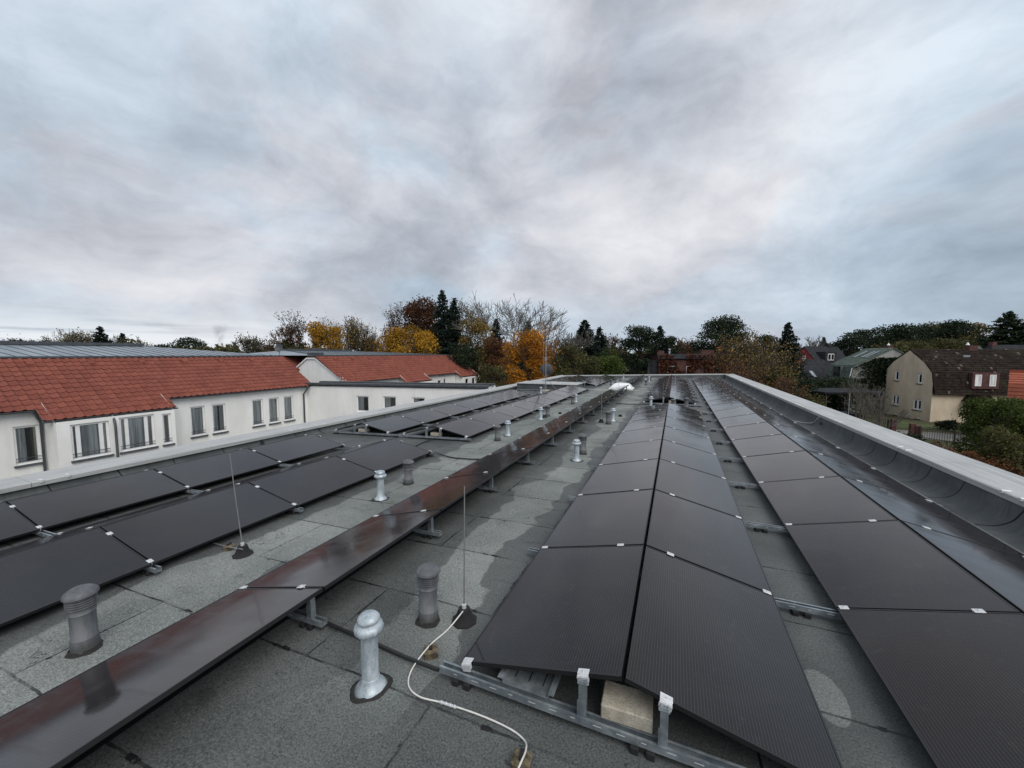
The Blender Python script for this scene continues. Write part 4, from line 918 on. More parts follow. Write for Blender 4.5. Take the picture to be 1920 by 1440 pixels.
# ---------------------------------------------------------------- houses on the right
def house(name, label, loc, rz, W_, D_, hw_, prof, roofm, wallm, gwins=(), fwins=(), over=.25, thick=.12, chim=None, hip=0., plinth=None):
    """local: x along the ridge (0..W_), y across (0..D_), gable wall at x=0; prof = list of (y, z) of the roof line from front eave over the ridge to the back eave"""
    h = thing(name, label, 'house', loc, rz)
    mb = MB()
    wall(mb, (0, 0, 0), (1, 0, 0), (0, -1, 0), W_, hw_, fwins)
    mb.add([(0, D_, 0), (0, D_, hw_), (W_, D_, hw_), (W_, D_, 0)], [(0, 1, 2, 3)])
    inner = [(y, z) for (y, z) in prof]
    # near gable: rectangle with openings + polygon pieces above, cut in horizontal bands around the windows
    zs = sorted({0., hw_, *[z for _, z in inner], *[r_[1] for r_ in gwins], *[r_[3] for r_ in gwins]})
    def span(z):
        if z <= hw_: return 0., D_
        ys = []
        for (a, c) in zip(inner[:-1], inner[1:]):
            if (a[1]-z)*(c[1]-z) <= 0 and abs(a[1]-c[1]) > 1e-6: ys.append(a[0]+(c[0]-a[0])*(z-a[1])/(c[1]-a[1]))
        return (max(0, min(ys)), min(D_, max(ys))) if ys else (D_/2, D_/2)
    for x, rc in ((0., gwins), (W_, ())):
        for z0, z1 in zip(zs[:-1], zs[1:]):
            cut = sorted([(r_[0], r_[2]) for r_ in rc if r_[1] < (z0+z1)/2 < r_[3]])
            e = 1e-4; a0, b0 = span(z0+e); a1, b1 = span(z1-e); cur0, cur1 = a0, a1
            for (u0, u1) in cut:
                mb.add([(x, cur0, z0), (x, u0, z0), (x, u0, z1), (x, cur1, z1)], [(0, 3, 2, 1)]); cur0 = cur1 = u1
            mb.add([(x, cur0, z0), (x, b0, z0), (x, b1, z1), (x, cur1, z1)], [(0, 3, 2, 1)])
        for r_ in rc:
            for e0, e1 in (((r_[0], r_[1]), (r_[2], r_[1])), ((r_[2], r_[1]), (r_[2], r_[3])), ((r_[2], r_[3]), (r_[0], r_[3])), ((r_[0], r_[3]), (r_[0], r_[1]))):
                mb.add([(0, e0[0], e0[1]), (0, e1[0], e1[1]), (.14, e1[0], e1[1]), (.14, e0[0], e0[1])], [(0, 1, 2, 3)])
    mb.build('wall', wallm, h)
    for r_ in gwins:
        rr_ = (D_-r_[2], r_[1], D_-r_[0], r_[3]); window(h, (0, D_, 0), (0, -1, 0), (-1, 0, 0), rr_, ((r_[2]-r_[0])/2,) if r_[2]-r_[0] > .9 else (), curt='sides', fr=.17)
    for r_ in fwins: window(h, (0, 0, 0), (1, 0, 0), (0, -1, 0), r_, ((r_[2]-r_[0])/2,), curt='sides', fr=.17)
    out = prof; mr = MB(); n = len(out)
    def off(k):
        a = Vector(out[max(k-1, 0)]); c = Vector(out[min(k+1, n-1)]); d_ = (c-a).normalized(); return Vector((-d_.y, d_.x))*-1 if False else Vector((-d_.y, d_.x))
    low = [Vector(q)+off(k)*.01 for k, q in enumerate(out)]; up = [Vector(q)+off(k)*thick for k, q in enumerate(out)]
    xs0 = [-over+(hip if 0 < k < n-1 and out[k][1] == max(q[1] for q in out) else 0) for k in range(n)]
    xs1 = [W_+over-(hip if out[k][1] == max(q[1] for q in out) else 0) for k in range(n)]
    vs = [(xs0[k], low[k].x, low[k].y) for k in range(n)]+[(xs0[k], up[k].x, up[k].y) for k in range(n)]+[(xs1[k], low[k].x, low[k].y) for k in range(n)]+[(xs1[k], up[k].x, up[k].y) for k in range(n)]
    fs = []
    for k in range(n-1):
        fs += [(n+k, n+k+1, 3*n+k+1, 3*n+k), (k, 2*n+k, 2*n+k+1, k+1), (k, k+1, n+k+1, n+k), (2*n+k, 3*n+k, 3*n+k+1, 2*n+k+1)]
    fs += [(0, n, 3*n, 2*n), (n-1, 3*n-1, 4*n-1, 2*n-1)]
    if hip: fs += [(n, n+n//2, 2*n-1), (3*n, 4*n-1, 3*n+n//2)]
    mr.add(vs, fs)
    if roofm in (m_['tile_brown'], m_['tile_orange'], m_['tile_green']):      # raised butt edges of the tile courses
        for k in range(n-1):
            a, c = up[k], up[k+1]; L = (c-a).length; m = int(L/.30); nn = Vector((-(c-a).y, (c-a).x))/L
            s = 1 if c.y > a.y else -1
            for j in range(m):
                e0 = a+(c-a)*(j/m); e1 = a+(c-a)*((j+1)/m)
                if s > 0: lo, hi = e0+nn*.045, e1+nn*.004
                else: lo, hi = e1+nn*.045, e0+nn*.004
                base = (e0 if s > 0 else e1)
                f0 = xs0[k]+.0; f1 = xs1[k]
                mr.add([(f0, lo.x, lo.y), (f1, lo.x, lo.y), (f1, hi.x, hi.y), (f0, hi.x, hi.y), (f0, base.x, base.y), (f1, base.x, base.y)], [(0, 1, 2, 3), (4, 5, 1, 0)])
    ro = mr.build('roof', roofm, h)
    if chim:
        for (x, y, z, sx_, sy_, hh, mt) in chim:
            MB().box((x-sx_/2, y-sy_/2, z-.8), (x+sx_/2, y+sy_/2, z+hh)).build('chimney', mt, ro)
    if plinth: MB().box((-.03, -.03, 0), (W_, D_+.03, plinth)).build('plinth', m_['render_grey'], h)
    return h, ro
cr = math.atan2(.388, .922)
# beige house with the brown mansard roof
q = P(1743, 792, 45.4)
h1, ro = house('beige_house', 'beige rendered house with moss flecked dark brown mansard roof, right of centre', (q[0], q[1], G), cr-R(7), 12., 6.9, 3.35,
    [(-.25, 3.2), (.2, 5.7), (1.15, 6.8), (3.3, 8.35), (5.6, 6.9), (6.7, 5.7), (7.1, 3.2)], m_['tile_brown'], m_['render_beige'],
    gwins=[(1.2, 1.15, 2.35, 2.45), (4.3, 1.35, 5.4, 2.65), (1.35, 4.35, 2.0, 5.6), (4.6, 4.5, 5.25, 5.75), (1.3, .12, 1.75, .42), (4.5, .12, 4.9, .42)], over=.04,
    chim=[(6.6, 3.3, 8.35, .9, .6, .55, m_['brick_red'])])
MB().lathe([(.001, .45), (.18, .1), (.2, .05), (.001, .0)], 12, c=(6.2, 3.3, 8.9)).build('chimney_cowl', m_['white_frame'], ro)
mb = MB(); mb.cbox((3.6, -.42, 3.95), (6.3, 1.5, 5.75), .02); dm = mb.build('dormer', m_['brick_red'], h1)
for x in (4.15, 5.6):
    mb = MB(); mb.box((x-.32, -.48, 4.25), (x+.32, -.425, 4.35)); mb.box((x-.32, -.48, 5.45), (x+.32, -.425, 5.55)); mb.box((x-.32, -.48, 4.35), (x-.23, -.425, 5.45)); mb.box((x+.23, -.48, 4.35), (x+.32, -.425, 5.45)); w_ = mb.build('window', m_['white_frame'], dm)
    MB().box((x-.23, -.455, 4.35), (x+.23, -.435, 5.45)).build('pane', m_['window_glass'], w_); MB().box((x-.22, -.462, 4.36), (x+.22, -.458, 5.44)).build('curtain', m_['curtain'], w_)
MB().box((4.6, 1.9, 7.3), (5.3, 2.5, 7.75), Matrix.Rotation(0, 4, 'X')).build('roof_hatch', m_['zinc_roof'], ro)
mb = MB(); mb.prism([(0, 0), (2.3, 0), (1.6, .85), (.7, .85)], -1.4, .0, Matrix.Translation((3.0, 0, 2.5))); mb.build('porch_roof', m_['tile_brown'], h1)
mb = MB(); mb.box((4.1, -.06, .2), (4.2, -.001, 2.4)); mb.box((5.1, -.06, .2), (5.2, -.001, 2.4)); mb.box((4.2, -.06, 2.3), (5.1, -.001, 2.4)); dr = mb.build('door', m_['white_frame'], h1); MB().box((4.2, -.03, .2), (5.1, -.002, 2.3)).build('pane', m_['window_glass'], dr)
mb = MB(); [mb.box((3.1+k*2.05, -1.35, 0), (3.2+k*2.05, -1.25, 2.5)) for k in (0, 1)]; mb.build('porch_post', m_['timber_dark'], h1)
# green-roofed house with ivy on the gable; its ridge runs away from us
F2 = Vector((-.388, .922, 0)); R2 = Vector((.922, .388, 0))
q = Vector(P(1612, 717, 51))+R2*9.4
h2, ro = house('green_roofed_house', 'house with grey-green mansard roof, skylights and ivy covered gable', (q[0], q[1], G), cr+R(90-9), 4.7, 9.4, 4.0,
    [(-.3, 4.6), (.9, 6.6), (4.7, 8.55), (9.15, 6.25), (9.75, 4.0)], m_['tile_green'], m_['render_grey'], over=.12, fwins=())
def slope_m(a, b):                          # frame on a roof slope of a house: x along the ridge, y down the slope, z out of it
    a, b = Vector((0, *a)), Vector((0, *b)); dn = (b-a).normalized(); X = Vector((1, 0, 0)); Z = X.cross(dn)
    if Z.z < 0: Z = -Z
    return Matrix(((X.x, dn.x, Z.x, a.x), (X.y, dn.y, Z.y, a.y), (X.z, dn.z, Z.z, a.z), (0, 0, 0, 1)))
def skylights(ro, Mx, lst):
    for (x0, x1, y0, y1) in lst:
        mb = MB(); mb.box((x0, y0, .1), (x1, y1, .2), Mx); o = mb.build('roof_window', m_['dark_metal'], ro)
        MB().box((x0+.08, y0+.08, .201), (x1-.08, y1-.08, .212), Mx).build('pane', m_['zinc_roof'], o)
skylights(ro, slope_m((4.7, 8.55), (9.15, 6.25)), [(.7, 1.15, .9, 2.9), (1.4, 1.85, .9, 2.9), (2.9, 3.4, .9, 2.9)])
mb = MB(); mb.box((1.6, 9.1, 4.75), (3.3, 9.75, 6.2)); dm = mb.build('dormer', m_['tile_green'], h2); MB().box((1.75, 9.752, 4.85), (3.15, 9.77, 6.1)).build('pane', m_['window_glass'], dm)
MB().box((1.5, 3.6, 8.0), (2.3, 4.3, 9.0)).build('chimney', m_['brick_red'], ro)
MB().lathe([(.001, .4), (.16, .1), (.18, .05), (.001, 0)], 12, c=(1.9, 3.95, 9.0)).build('chimney_cowl', m_['white_frame'], ro)
for x in (1.0, 3.2):
    mb = MB(); mb.box((x, 9.401, 1.6), (x+1.0, 9.45, 3.1)); w_ = mb.build('window', m_['white_frame'], h2); MB().box((x+.09, 9.451, 1.7), (x+.91, 9.46, 3.0)).build('pane', m_['window_glass'], w_)
MB().box((-.02, 9.401, .01), (4.7, 9.425, 3.95)).build('render', m_['render_white'], h2)
mb = MB(); mb.tube([(-.2, 9.85, 4.0), (-.2, 9.5, 6.0)], .05, 6); mb.tube([(-.2, 9.8, 4.05), (-.2, 9.35, .2)], .045, 6); mb.build('downpipe', m_['white_frame'], h2)
# red gabled house and the dark low house before it
q = Vector(P(1537, 706, 76))
h3, ro = house('red_gabled_house', 'house with red gable, white windows and dark roof behind the low dark one', (q[0], q[1], G), cr+R(24), 11.5, 6.2, 5.0, [(-.3, 4.9), (3.1, 9.3), (6.5, 4.9)], m_['roof_dark'], m_['render_red'],
    gwins=[(1.2, 3.6, 2.0, 5.2), (4.0, 3.6, 4.8, 5.2), (2.7, 6.8, 3.4, 7.6)], over=.15)
mb = MB(); mb.box((2.2, .4, 6.1), (6.0, 3.0, 8.3)); dm = mb.build('dormer', m_['roof_dark'], h3)
for x in (3.0, 4.1): w_ = MB().box((x, .33, 6.6), (x+1.0, .398, 7.9)).build('window', m_['white_frame'], dm); MB().box((x+.12, .31, 6.72), (x+.88, .328, 7.78)).build('pane', m_['window_glass'], w_)
MB().box((7.9, 2.8, 8.6), (8.8, 3.4, 9.9)).build('chimney', m_['roof_dark'], ro)
q = Vector(P(1497, 706, 84))
h3b, ro = house('pale_house', 'pale grey house partly hidden behind the tall spruce and red gable', (q[0], q[1], G), cr+R(4), 7, 7.5, 5.0, [(-.3, 4.8), (3.7, 9.2), (7.8, 4.8)], m_['roof_dark'], m_['render_grey'], over=.2)
q = Vector(P(1503, 711, 58))
h4, ro = house('low_dark_house', 'low house with broad dark hipped roof and two bright skylights', (q[0], q[1], G), cr, 9.6, 8, 3.1, [(-.4, 3.0), (4.0, 6.9), (8.4, 3.0)], m_['roof_dark'], m_['render_grey'], over=.4, hip=3.8)
skylights(ro, slope_m((4.0, 6.9), (-.4, 3.0)), [(2.4, 3.0, 2.6, 4.0), (7.2, 8.0, 2.5, 3.5)])
mb = MB(); mb.tube([(3.4, 4, 7.05), (9.6, -.3, 3.15)], .07, 6)
# far right houses
q = Vector(P(1893, 745, 62))
h5, ro = house('brown_roofed_house', 'house with plain brown pitched roof at the right edge behind the conifer', (q[0], q[1], G), cr+R(3), 12, 9, 4.2, [(-.3, 4.1), (4.5, 9.3), (9.3, 4.1)], m_['roof_dark'], m_['render_grey'], over=.3, chim=[(2.4, 4.5, 9.3, .8, .6, .6, m_['brick_red'])], hip=2.2)
q = Vector(P(1897, 748, 33))
h6, ro = house('orange_roofed_house', 'orange tiled mansard roof at the right edge behind the bush', (q[0], q[1], G), cr-R(52), 10, 7, 3.6, [(-.2, 3.5), (.3, 5.3), (1.6, 6.15), (5, 6.3), (7.2, 3.5)], m_['tile_orange'], m_['render_beige'], over=.25, hip=.0)
# ivy-grown brick house past the far end of our roof
q = Vector(P(1234, 707, 55))
h7, ro = house('brick_house', 'long dark red brick house overgrown with red ivy past the roof end', (q[0], q[1], G), cr-R(0), 11.2, 8, 7.4, [(-.3, 7.2), (.4, 7.85), (7.6, 7.85), (8.3, 7.2)], m_['roof_dark'], m_['brick_red'], over=.1, thick=.05,
    chim=[(.7, 1.5, 7.8, 1.0, .7, .55, m_['brick_red']), (8.0, 2.6, 7.8, 1.9, .8, .65, m_['brick_red'])])
MB().lathe([(.12, 0), (.12, .6), None, (.2, .6), (.15, .8), (.001, .85)], 12, c=(2.2, 1.8, 7.8)).build('chimney_pot', m_['cap'], ro)
mb = MB(); mb.box((-1.5, .2, 0), (-.04, 6, 7.0)); mb.build('annex', m_['roof_dark'], h7)
for x in (1.4, 4.0, 7.8):
    w_ = MB().box((x-.08, -.03, 4.42), (x+.98, -.005, 6.18)).build('window', m_['white_frame'], h7); MB().box((x, -.04, 4.5), (x+.9, -.031, 6.1)).build('pane', m_['window_glass'], w_)
for x in (.1, 5.6, 10.9): MB().box((x, -.05, .2), (x+.08, -.002, 7.1)).build('downpipe', m_['sill'], h7)
mb = MB(); mb.tube([(0, -.12, 7.22), (11.2, -.12, 7.22)], .07, 6); mb.build('gutter', m_['sill'], h7)

# ---------------------------------------------------------------- vegetation
def cards(pos, size, name, m, parent=None, asp=1.5, up=0., flat=None, rnd=None, **kw):
    """many small leaf clumps: one bent quad each, random facing"""
    n = len(pos); pos = np.asarray(pos, float)
    a = rng.normal(size=(n, 3)); 
    if flat is not None: a[:, 2] *= flat
    a /= np.linalg.norm(a, axis=1)[:, None]+1e-9
    b = np.cross(a, rng.normal(size=(n, 3))); b /= np.linalg.norm(b, axis=1)[:, None]+1e-9
    sz = (size*(.55+.9*rng.random(n)))[:, None]; a = a*sz*asp*.5; b = b*sz*.5; nn = np.cross(a, b)/(sz+1e-9)
    V = np.stack([pos-a, pos-b*.9+nn*.3, pos+a, pos+b*.9+nn*.3], 1).reshape(-1, 3)
    me = bpy.data.meshes.new(name); me.vertices.add(4*n); me.vertices.foreach_set('co', V.ravel().astype(np.float32))
    me.loops.add(4*n); me.loops.foreach_set('vertex_index', np.arange(4*n, dtype=np.int32)); me.polygons.add(n); me.polygons.foreach_set('loop_start', np.arange(0, 4*n, 4, dtype=np.int32))
    try: me.polygons.foreach_set('loop_total', np.full(n, 4, dtype=np.int32))
    except Exception: pass
    me.update(calc_edges=True); at = me.attributes.new('rnd', 'FLOAT', 'FACE')
    rv = rng.random(n) if rnd is None else np.clip(rnd+rng.normal(size=n)*.18, 0, 1); at.data.foreach_set('value', rv.astype(np.float32))
    me.materials.append(m); o = bpy.data.objects.new(name, me); C.objects.link(o)
    if parent is not None: o.parent = parent
    return tag(o, **kw)
def limbs(h, w, seed, levels=4, trunk=.3, r0=None, spread=.42, minr=.012, bare=True):
    """trunk and forking limbs; returns the tube mesh builder and the tips"""
    rd = random.Random(seed); mb = MB(); tips = []; r0 = r0 or h*.018
    def grow(p, d, L, r, lv):
        pts = [p]; k = 3; dd = d.copy()
        for i in range(k):
            dd = (dd+Vector((rd.gauss(0, .10), rd.gauss(0, .10), rd.gauss(0, .05)+.045))).normalized(); pts.append(pts[-1]+dd*L/k)
        rs = [max(minr, r*(1-.35*i/k)) for i in range(k+1)]
        mb.tube(pts, rs, 6 if lv < 2 else 3, caps=False)
        if lv >= levels: tips.append(pts[-1]); tips.append(pts[-2]); return
        n = 4 if lv == 0 else (3 if rd.random() < .35 else 2); a0 = rd.random()*6.28
        for i in range(n):
            a = a0+i*6.28/n+rd.uniform(-.4, .4); s = Vector((math.cos(a), math.sin(a), rd.gauss(0, .3))); s = (s-dd*s.dot(dd)).normalized(); sp = spread*rd.uniform(.6, 1.35)*(1.25 if lv == 0 else 1)
            grow(pts[-1] if i or lv else pts[-1], (dd+s*math.tan(sp)).normalized(), L*(rd.uniform(.68, .92) if lv else .72), r*(.72 if n == 2 else .6), lv+1)
        if lv > 0:
            for i in range(2):
                a = rd.random()*6.28; s = Vector((math.cos(a), math.sin(a), .2)); s = (s-dd*s.dot(dd)).normalized(); grow(pts[1+i], (dd*.7+s*.7).normalized(), L*.6, r*.4, max(lv+2, levels-1))
    grow(Vector((0, 0, 0)), Vector((0, 0, 1)), h*trunk, r0, 0)
    T = np.array([tuple(t_) for t_ in tips]); s = h/T[:, 2].max(); wx = np.percentile(np.hypot(T[:, 0], T[:, 1]), 93); sw = (w/2)/wx; z0 = h*trunk*.6
    def f(x, y, z):
        k = min(1., max(0., z/z0)); q = 1+(sw-1)*k; return (x*q, y*q, z*s)
    mb.v = [f(*q) for q in mb.v]; return mb, np.array([f(*q) for q in T])
def crown_points(n, h, w, base, lobes, seed, shell=.55):
    """points spread through uneven overlapping lobes"""
    g = np.random.default_rng(seed); out = []; L = []
    for k in range(lobes):
        a = g.random()*6.28; u = g.random(); zc = base+(h-base)*(.18+.72*u); rr = (w/2)*math.sqrt(max(.05, 1-((zc-base-(h-base)*.42)/((h-base)*.62))**2))
        rad = w*g.uniform(.11, .22); d_ = max(0, rr-rad*.75)*math.sqrt(g.random()*.8+.2); L.append((d_*math.cos(a)*(1+.15*g.normal()), d_*math.sin(a), min(zc, h-rad*.55), rad, g.random()))
    wts = np.array([l[3]**2 for l in L]); wts /= wts.sum(); ch = g.choice(len(L), n, p=wts)
    v_ = g.normal(size=(n, 3)); v_ /= np.linalg.norm(v_, axis=1)[:, None]; r = (shell+(1-shell)*g.random(n)**.6)*(1+.12*g.normal(size=n)); r = np.where(g.random(n) < .14, r*(1.05+.35*g.random(n)), r)
    L = np.array(L); P_ = L[ch][:, :3]+v_*(L[ch][:, 3]*r)[:, None]*np.array([1, 1, .8]); return P_, L[ch][:, 4]
SP = {}
def tree(kind, px, top, d, w, label, leaf=None, group=None, gz=G, dens=1., seed=None, base=None, cat='tree'):
    w *= {'spruce': 1.5, 'sparse': 1.4, 'bare': 1.5, 'leafy': 1.2, 'pine': 1.12}.get(kind, 1.)
    q = P(px, top, d); h = q[2]-gz; loc = (q[0], q[1], gz); seed = seed or int(px*7+top)
    gg = np.random.default_rng(seed); name = {'leafy': 'deciduous_tree', 'bare': 'bare_tree', 'sparse': 'deciduous_tree', 'spruce': 'spruce_tree', 'pine': 'pine_tree', 'bush': 'bush'}[kind]
    r = thing(name, label, cat, loc, gg.random()*6.28, group); ls = min(.40, max(.09, d*.0033))
    if kind in ('leafy', 'bush'):
        bs = base if base is not None else (h*.18 if kind == 'leafy' else .05)
        n = int(min(26000, 1.25*dens*(w*w*3.14+w*h*2.2)/(ls*ls)*.7)); pts, rv = crown_points(n, h, w, bs, 34, seed)
        cards(pts, ls, 'crown', m_[leaf], r, rnd=rv)
        mb, T = limbs(h*.88, w*.8, seed, 4, .3); mb.build('trunk', m_['bark'], r)
    elif kind in ('bare', 'sparse'):
        mb, T = limbs(h, w, seed, (7 if kind == 'bare' and h > 13 else 6 if d < 100 else 5) if h > 7 else 5, .26, r0=h*.015, minr=max(.010, d*.00045)); mb.build('trunk', m_['twig' if kind == 'bare' else 'twig_dark'], r)
        if leaf:
            n = int((.5 if kind == 'bare' else 1.35)*dens*w*h*3.4/(ls*ls)*.14); idx_ = gg.integers(0, len(T), n); pts = T[idx_]+gg.normal(size=(n, 3))*np.array([.3, .3, .3])*(w/9)
            cards(pts, ls*.85, 'leaves', m_[leaf], r)
    elif kind == 'spruce':
        pts = []; rv = []; mb = MB(); mb.tube([(0, 0, 0), (0, 0, h*.5), (0, 0, h*.99)], [h*.014, h*.008, .015], 6); z = h*.10
        while z < h*.985:
            f = (z-h*.08)/(h*.92); L = (w/2)*(1-f)**.78*(.78+.44*gg.random())+.12; nb = int(8+7*(1-f))
            for i in range(nb):
                a = gg.random()*6.28; Lb = L*gg.uniform(.6, 1.12); m = max(3, int(Lb/ls*3.2*dens)); s = gg.random(m)**.5
                dz = -.30*Lb*s+.22*Lb*s**2.2
                x = np.cos(a)*Lb*s+gg.normal(size=m)*.07*Lb; y = np.sin(a)*Lb*s+gg.normal(size=m)*.07*Lb
                pts.append(np.stack([x, y, z+dz+gg.normal(size=m)*.08-.12*gg.random(m)*Lb*.5], 1)); rv.append(np.clip(s*.8, 0, 1))
            z += max(.16, h*.022)*(1-.45*f)
        pts = np.concatenate(pts); cards(pts, ls*.9, 'crown', m_['lf_spruce' if leaf is None else leaf], r, flat=.45, rnd=np.concatenate(rv)); mb.build('trunk', m_['bark'], r)
    elif kind == 'pine':
        bs = base if base is not None else h*.35; n = int(min(34000, dens*(w*(h-bs)*4.6)/(ls*ls)*1.0)); L = 46; pts = []; rv = []
        mb = MB(); mb.tube([(0, 0, 0), (gg.normal()*.2, gg.normal()*.2, h*.5), (0, 0, h*.93)], [h*.02, h*.014, .05], 7)
        for k in range(L):
            u = gg.random(); zc = bs+(h-bs)*(.05+.9*u); rr = (w/2)*math.sqrt(max(.04, 1-((u-.38)/.66)**2)); a = gg.random()*6.28; rad = w*gg.uniform(.12, .21); dd_ = max(0, rr-rad*.8)*math.sqrt(gg.random()*.85+.15)
            c = np.array([dd_*math.cos(a), dd_*math.sin(a), min(zc, h-rad*.5)]); m = n//L; v_ = gg.normal(size=(m, 3)); v_ /= np.linalg.norm(v_, axis=1)[:, None]
            pts.append(c+v_*(rad*(.45+.6*gg.random(m)))[:, None]*np.array([1.15, 1.15, .6])); rv.append(np.full(m, gg.random())); mb.tube([(0, 0, max(h*.2, c[2]-rad*1.5)), tuple(c)], [h*.006, .02], 4, caps=False)
        cards(np.concatenate(pts), ls*.85, 'crown', m_[leaf or 'lf_dark'], r, rnd=np.concatenate(rv)); mb.build('trunk', m_['bark'], r)
    return r
TB = 'trees beyond the buildings'
# behind the left buildings
tree('pine', 28, 634, 170, 16, 'low dark pine crown at the far left above the metal roof', group=TB, base=3)
tree('sparse', 60, 636, 190, 15, 'thin brown tree above the metal roof at far left', 'lf_brown', TB)
tree('pine', 85, 638, 190, 12, 'small dark pine just left of the pale birches', group=TB, base=3)
tree('sparse', 118, 615, 110, 7.5, 'pale birch with loose crown, left one of the far left pair', 'lf_pale', TB)
tree('sparse', 148, 617, 112, 7.5, 'pale yellow-green birch, right one of the far left pair', 'lf_pale', TB, dens=1.5)
tree('spruce', 187, 611, 105, 6.5, 'dark spruce standing right of the pale birches', group=TB)
tree('sparse', 208, 626, 108, 4, 'small thin tree right of the far left dark spruce', 'lf_olive', TB)
tree('spruce', 228, 624, 120, 6, 'small dark spruce beside a pale thin tree', group=TB)
tree('sparse', 248, 629, 120, 6.5, 'pale thin tree at the end of the far left group', 'lf_pale', TB)
tree('bare', 290, 641, 160, 7, 'tiny bare tree above the metal roof end', None, TB)
tree('pine', 310, 645, 150, 11, 'low dark pine left of the rounded pine', group=TB, base=3)
tree('pine', 352, 633, 130, 12, 'rounded dark pine left of the steam plume', group=TB, base=5)
tree('leafy', 385, 649, 130, 9, 'low olive tree right of the rounded pine', 'lf_olive', TB)
tree('leafy', 430, 648, 120, 7, 'low olive tree below the steam plume', 'lf_olive', TB)
tree('sparse', 467, 625, 90, 7, 'loose grey-green tree right of the steam plume', 'lf_olive', TB, dens=1.3)
tree('leafy', 500, 645, 100, 6, 'dark round shrub left of the satellite dish', 'lf_dark', TB)
tree('sparse', 568, 584, 75, 7.5, 'broad brownish thin-leaved tree left of the yellow maple', 'lf_brown', TB, dens=1.1)
tree('leafy', 553, 632, 74, 6, 'low olive tree behind the satellite dish', 'lf_olive', TB, base=3)
tree('leafy', 608, 598, 68, 7.2, 'bright yellow maple above the small metal roof', 'lf_yellow', TB, base=2.5)
tree('sparse', 648, 590, 72, 6.5, 'pale ochre birch right of the bright yellow maple', 'lf_ochre', TB, dens=1.4)
tree('sparse', 675, 602, 74, 5, 'thin grey tree right of the ochre birch', 'lf_pale', TB, dens=.5)
tree('leafy', 682, 628, 76, 5, 'small yellow shrub tree beside the thin grey tree', 'lf_yellow', TB, base=2)
tree('sparse', 706, 624, 80, 4.5, 'low thin twiggy tree in the gap left of the big yellow tree', 'lf_ochre', TB, dens=.5)
tree('sparse', 768, 566, 66, 6.5, 'thin rust brown tree top above the yellow trees', 'lf_rust', TB, dens=1.2)
tree('leafy', 792, 560, 64, 7.4, 'dark rust red tree left of the tall spruces', 'lf_rust', TB, base=4)
tree('leafy', 735, 610, 60, 5.6, 'wide yellow-brown tree at the left of the big group', 'lf_yellow', TB, base=2)
tree('leafy', 785, 604, 56, 6.6, 'golden yellow tree in front of the rust red one', 'lf_yellow', TB, base=1.5)
tree('spruce', 829, 542, 58, 5, 'tallest dark spruce in the middle of the big group', group=TB, dens=1.4)
tree('spruce', 851, 557, 60, 4.6, 'second dark spruce right behind the tallest one', group=TB, dens=1.4)
tree('sparse', 873, 562, 66, 6, 'pale ochre birch top right of the two spruces', 'lf_ochre', TB, dens=1.1)
tree('leafy', 893, 592, 58, 6.5, 'olive brown tree below the ochre birch', 'lf_ochre', TB, base=2)
tree('leafy', 872, 640, 52, 5, 'dark green tree below the tall spruces', 'lf_dark', TB, base=0.5)
tree('bare', 945, 546, 62, 12, 'tall bare tree with fan of grey twigs', None, TB)
tree('spruce', 930, 596, 60, 4, 'small dark spruce under the bare tree', group=TB)
tree('spruce', 990, 602, 62, 4.5, 'small dark spruce behind the orange maple', group=TB)
tree('leafy', 927, 625, 54, 5.5, 'rust brown tree under the bare tree', 'lf_brown', TB, base=1)
tree('leafy', 988, 612, 46, 5.6, 'bright orange maple left of the satellite dish mast', 'lf_orange', TB, base=1)
tree('sparse', 1015, 604, 48, 5, 'thin orange-brown tree behind the dish mast', 'lf_orange', TB, dens=1.0)
tree('bush', 925, 672, 43, 4.5, 'yellow-green shrub behind the white link wing', 'lf_olive', TB)
tree('bare', 1062, 616, 60, 7, 'grey leafless tree right of the dish mast', None, TB)
tree('leafy', 1058, 640, 52, 5.5, 'olive brown thicket right of the dish mast', 'lf_olive', TB, base=.5)
tree('spruce', 1096, 598, 66, 7.2, 'dark broad spruce above the light green bush', group=TB, dens=1.3)
tree('spruce', 1124, 612, 70, 5.5, 'dark spruce just right of the broad one', group=TB)
tree('bush', 1130, 648, 48, 6.5, 'light green rounded tree at the far end of our roof', 'lf_green', TB)
tree('bush', 1098, 660, 46, 4.5, 'olive green shrub left of the light green tree', 'lf_olive', TB)
tree('sparse', 1150, 625, 74, 5, 'thin brown tree between the spruces and dark pine', 'lf_brown', TB)
tree('pine', 1200, 608, 58, 7.8, 'big round dark pine beyond the roof end', group=TB, base=1.5, dens=1.5)
tree('spruce', 1238, 610, 62, 5, 'dark conifer on the right of the big round pine', group=TB)
tree('pine', 1256, 629, 70, 4.5, 'small dark pine crown right of the big round pine', group=TB, base=3)
tree('sparse', 1275, 633, 78, 8, 'brown thin-leaved tree behind the brick house', 'lf_brown', TB, dens=1.2)
tree('leafy', 1300, 644, 80, 8, 'low olive tree behind the brick house', 'lf_olive', TB)
tree('pine', 1362, 593, 60, 9.6, 'great round dark pine behind the brick house', group=TB, base=4, dens=1.5)
tree('sparse', 1398, 622, 46, 6.5, 'yellow leaved thin tree before the great pine', 'lf_ochre', TB, dens=.9)
tree('sparse', 1350, 650, 44, 5, 'thin orange leaved tree before the brick house', 'lf_orange', TB, dens=.4)
tree('pine', 1440, 628, 66, 6, 'small dark pine right of the great round pine', group=TB, base=3)
tree('spruce', 1479, 604, 58, 4.4, 'slim dark spruce left of the pale house', group=TB, dens=1.4)
tree('sparse', 1430, 656, 38, 4.6, 'tangled ochre tree behind the right parapet corner', 'lf_ochre', TB, dens=1.1)
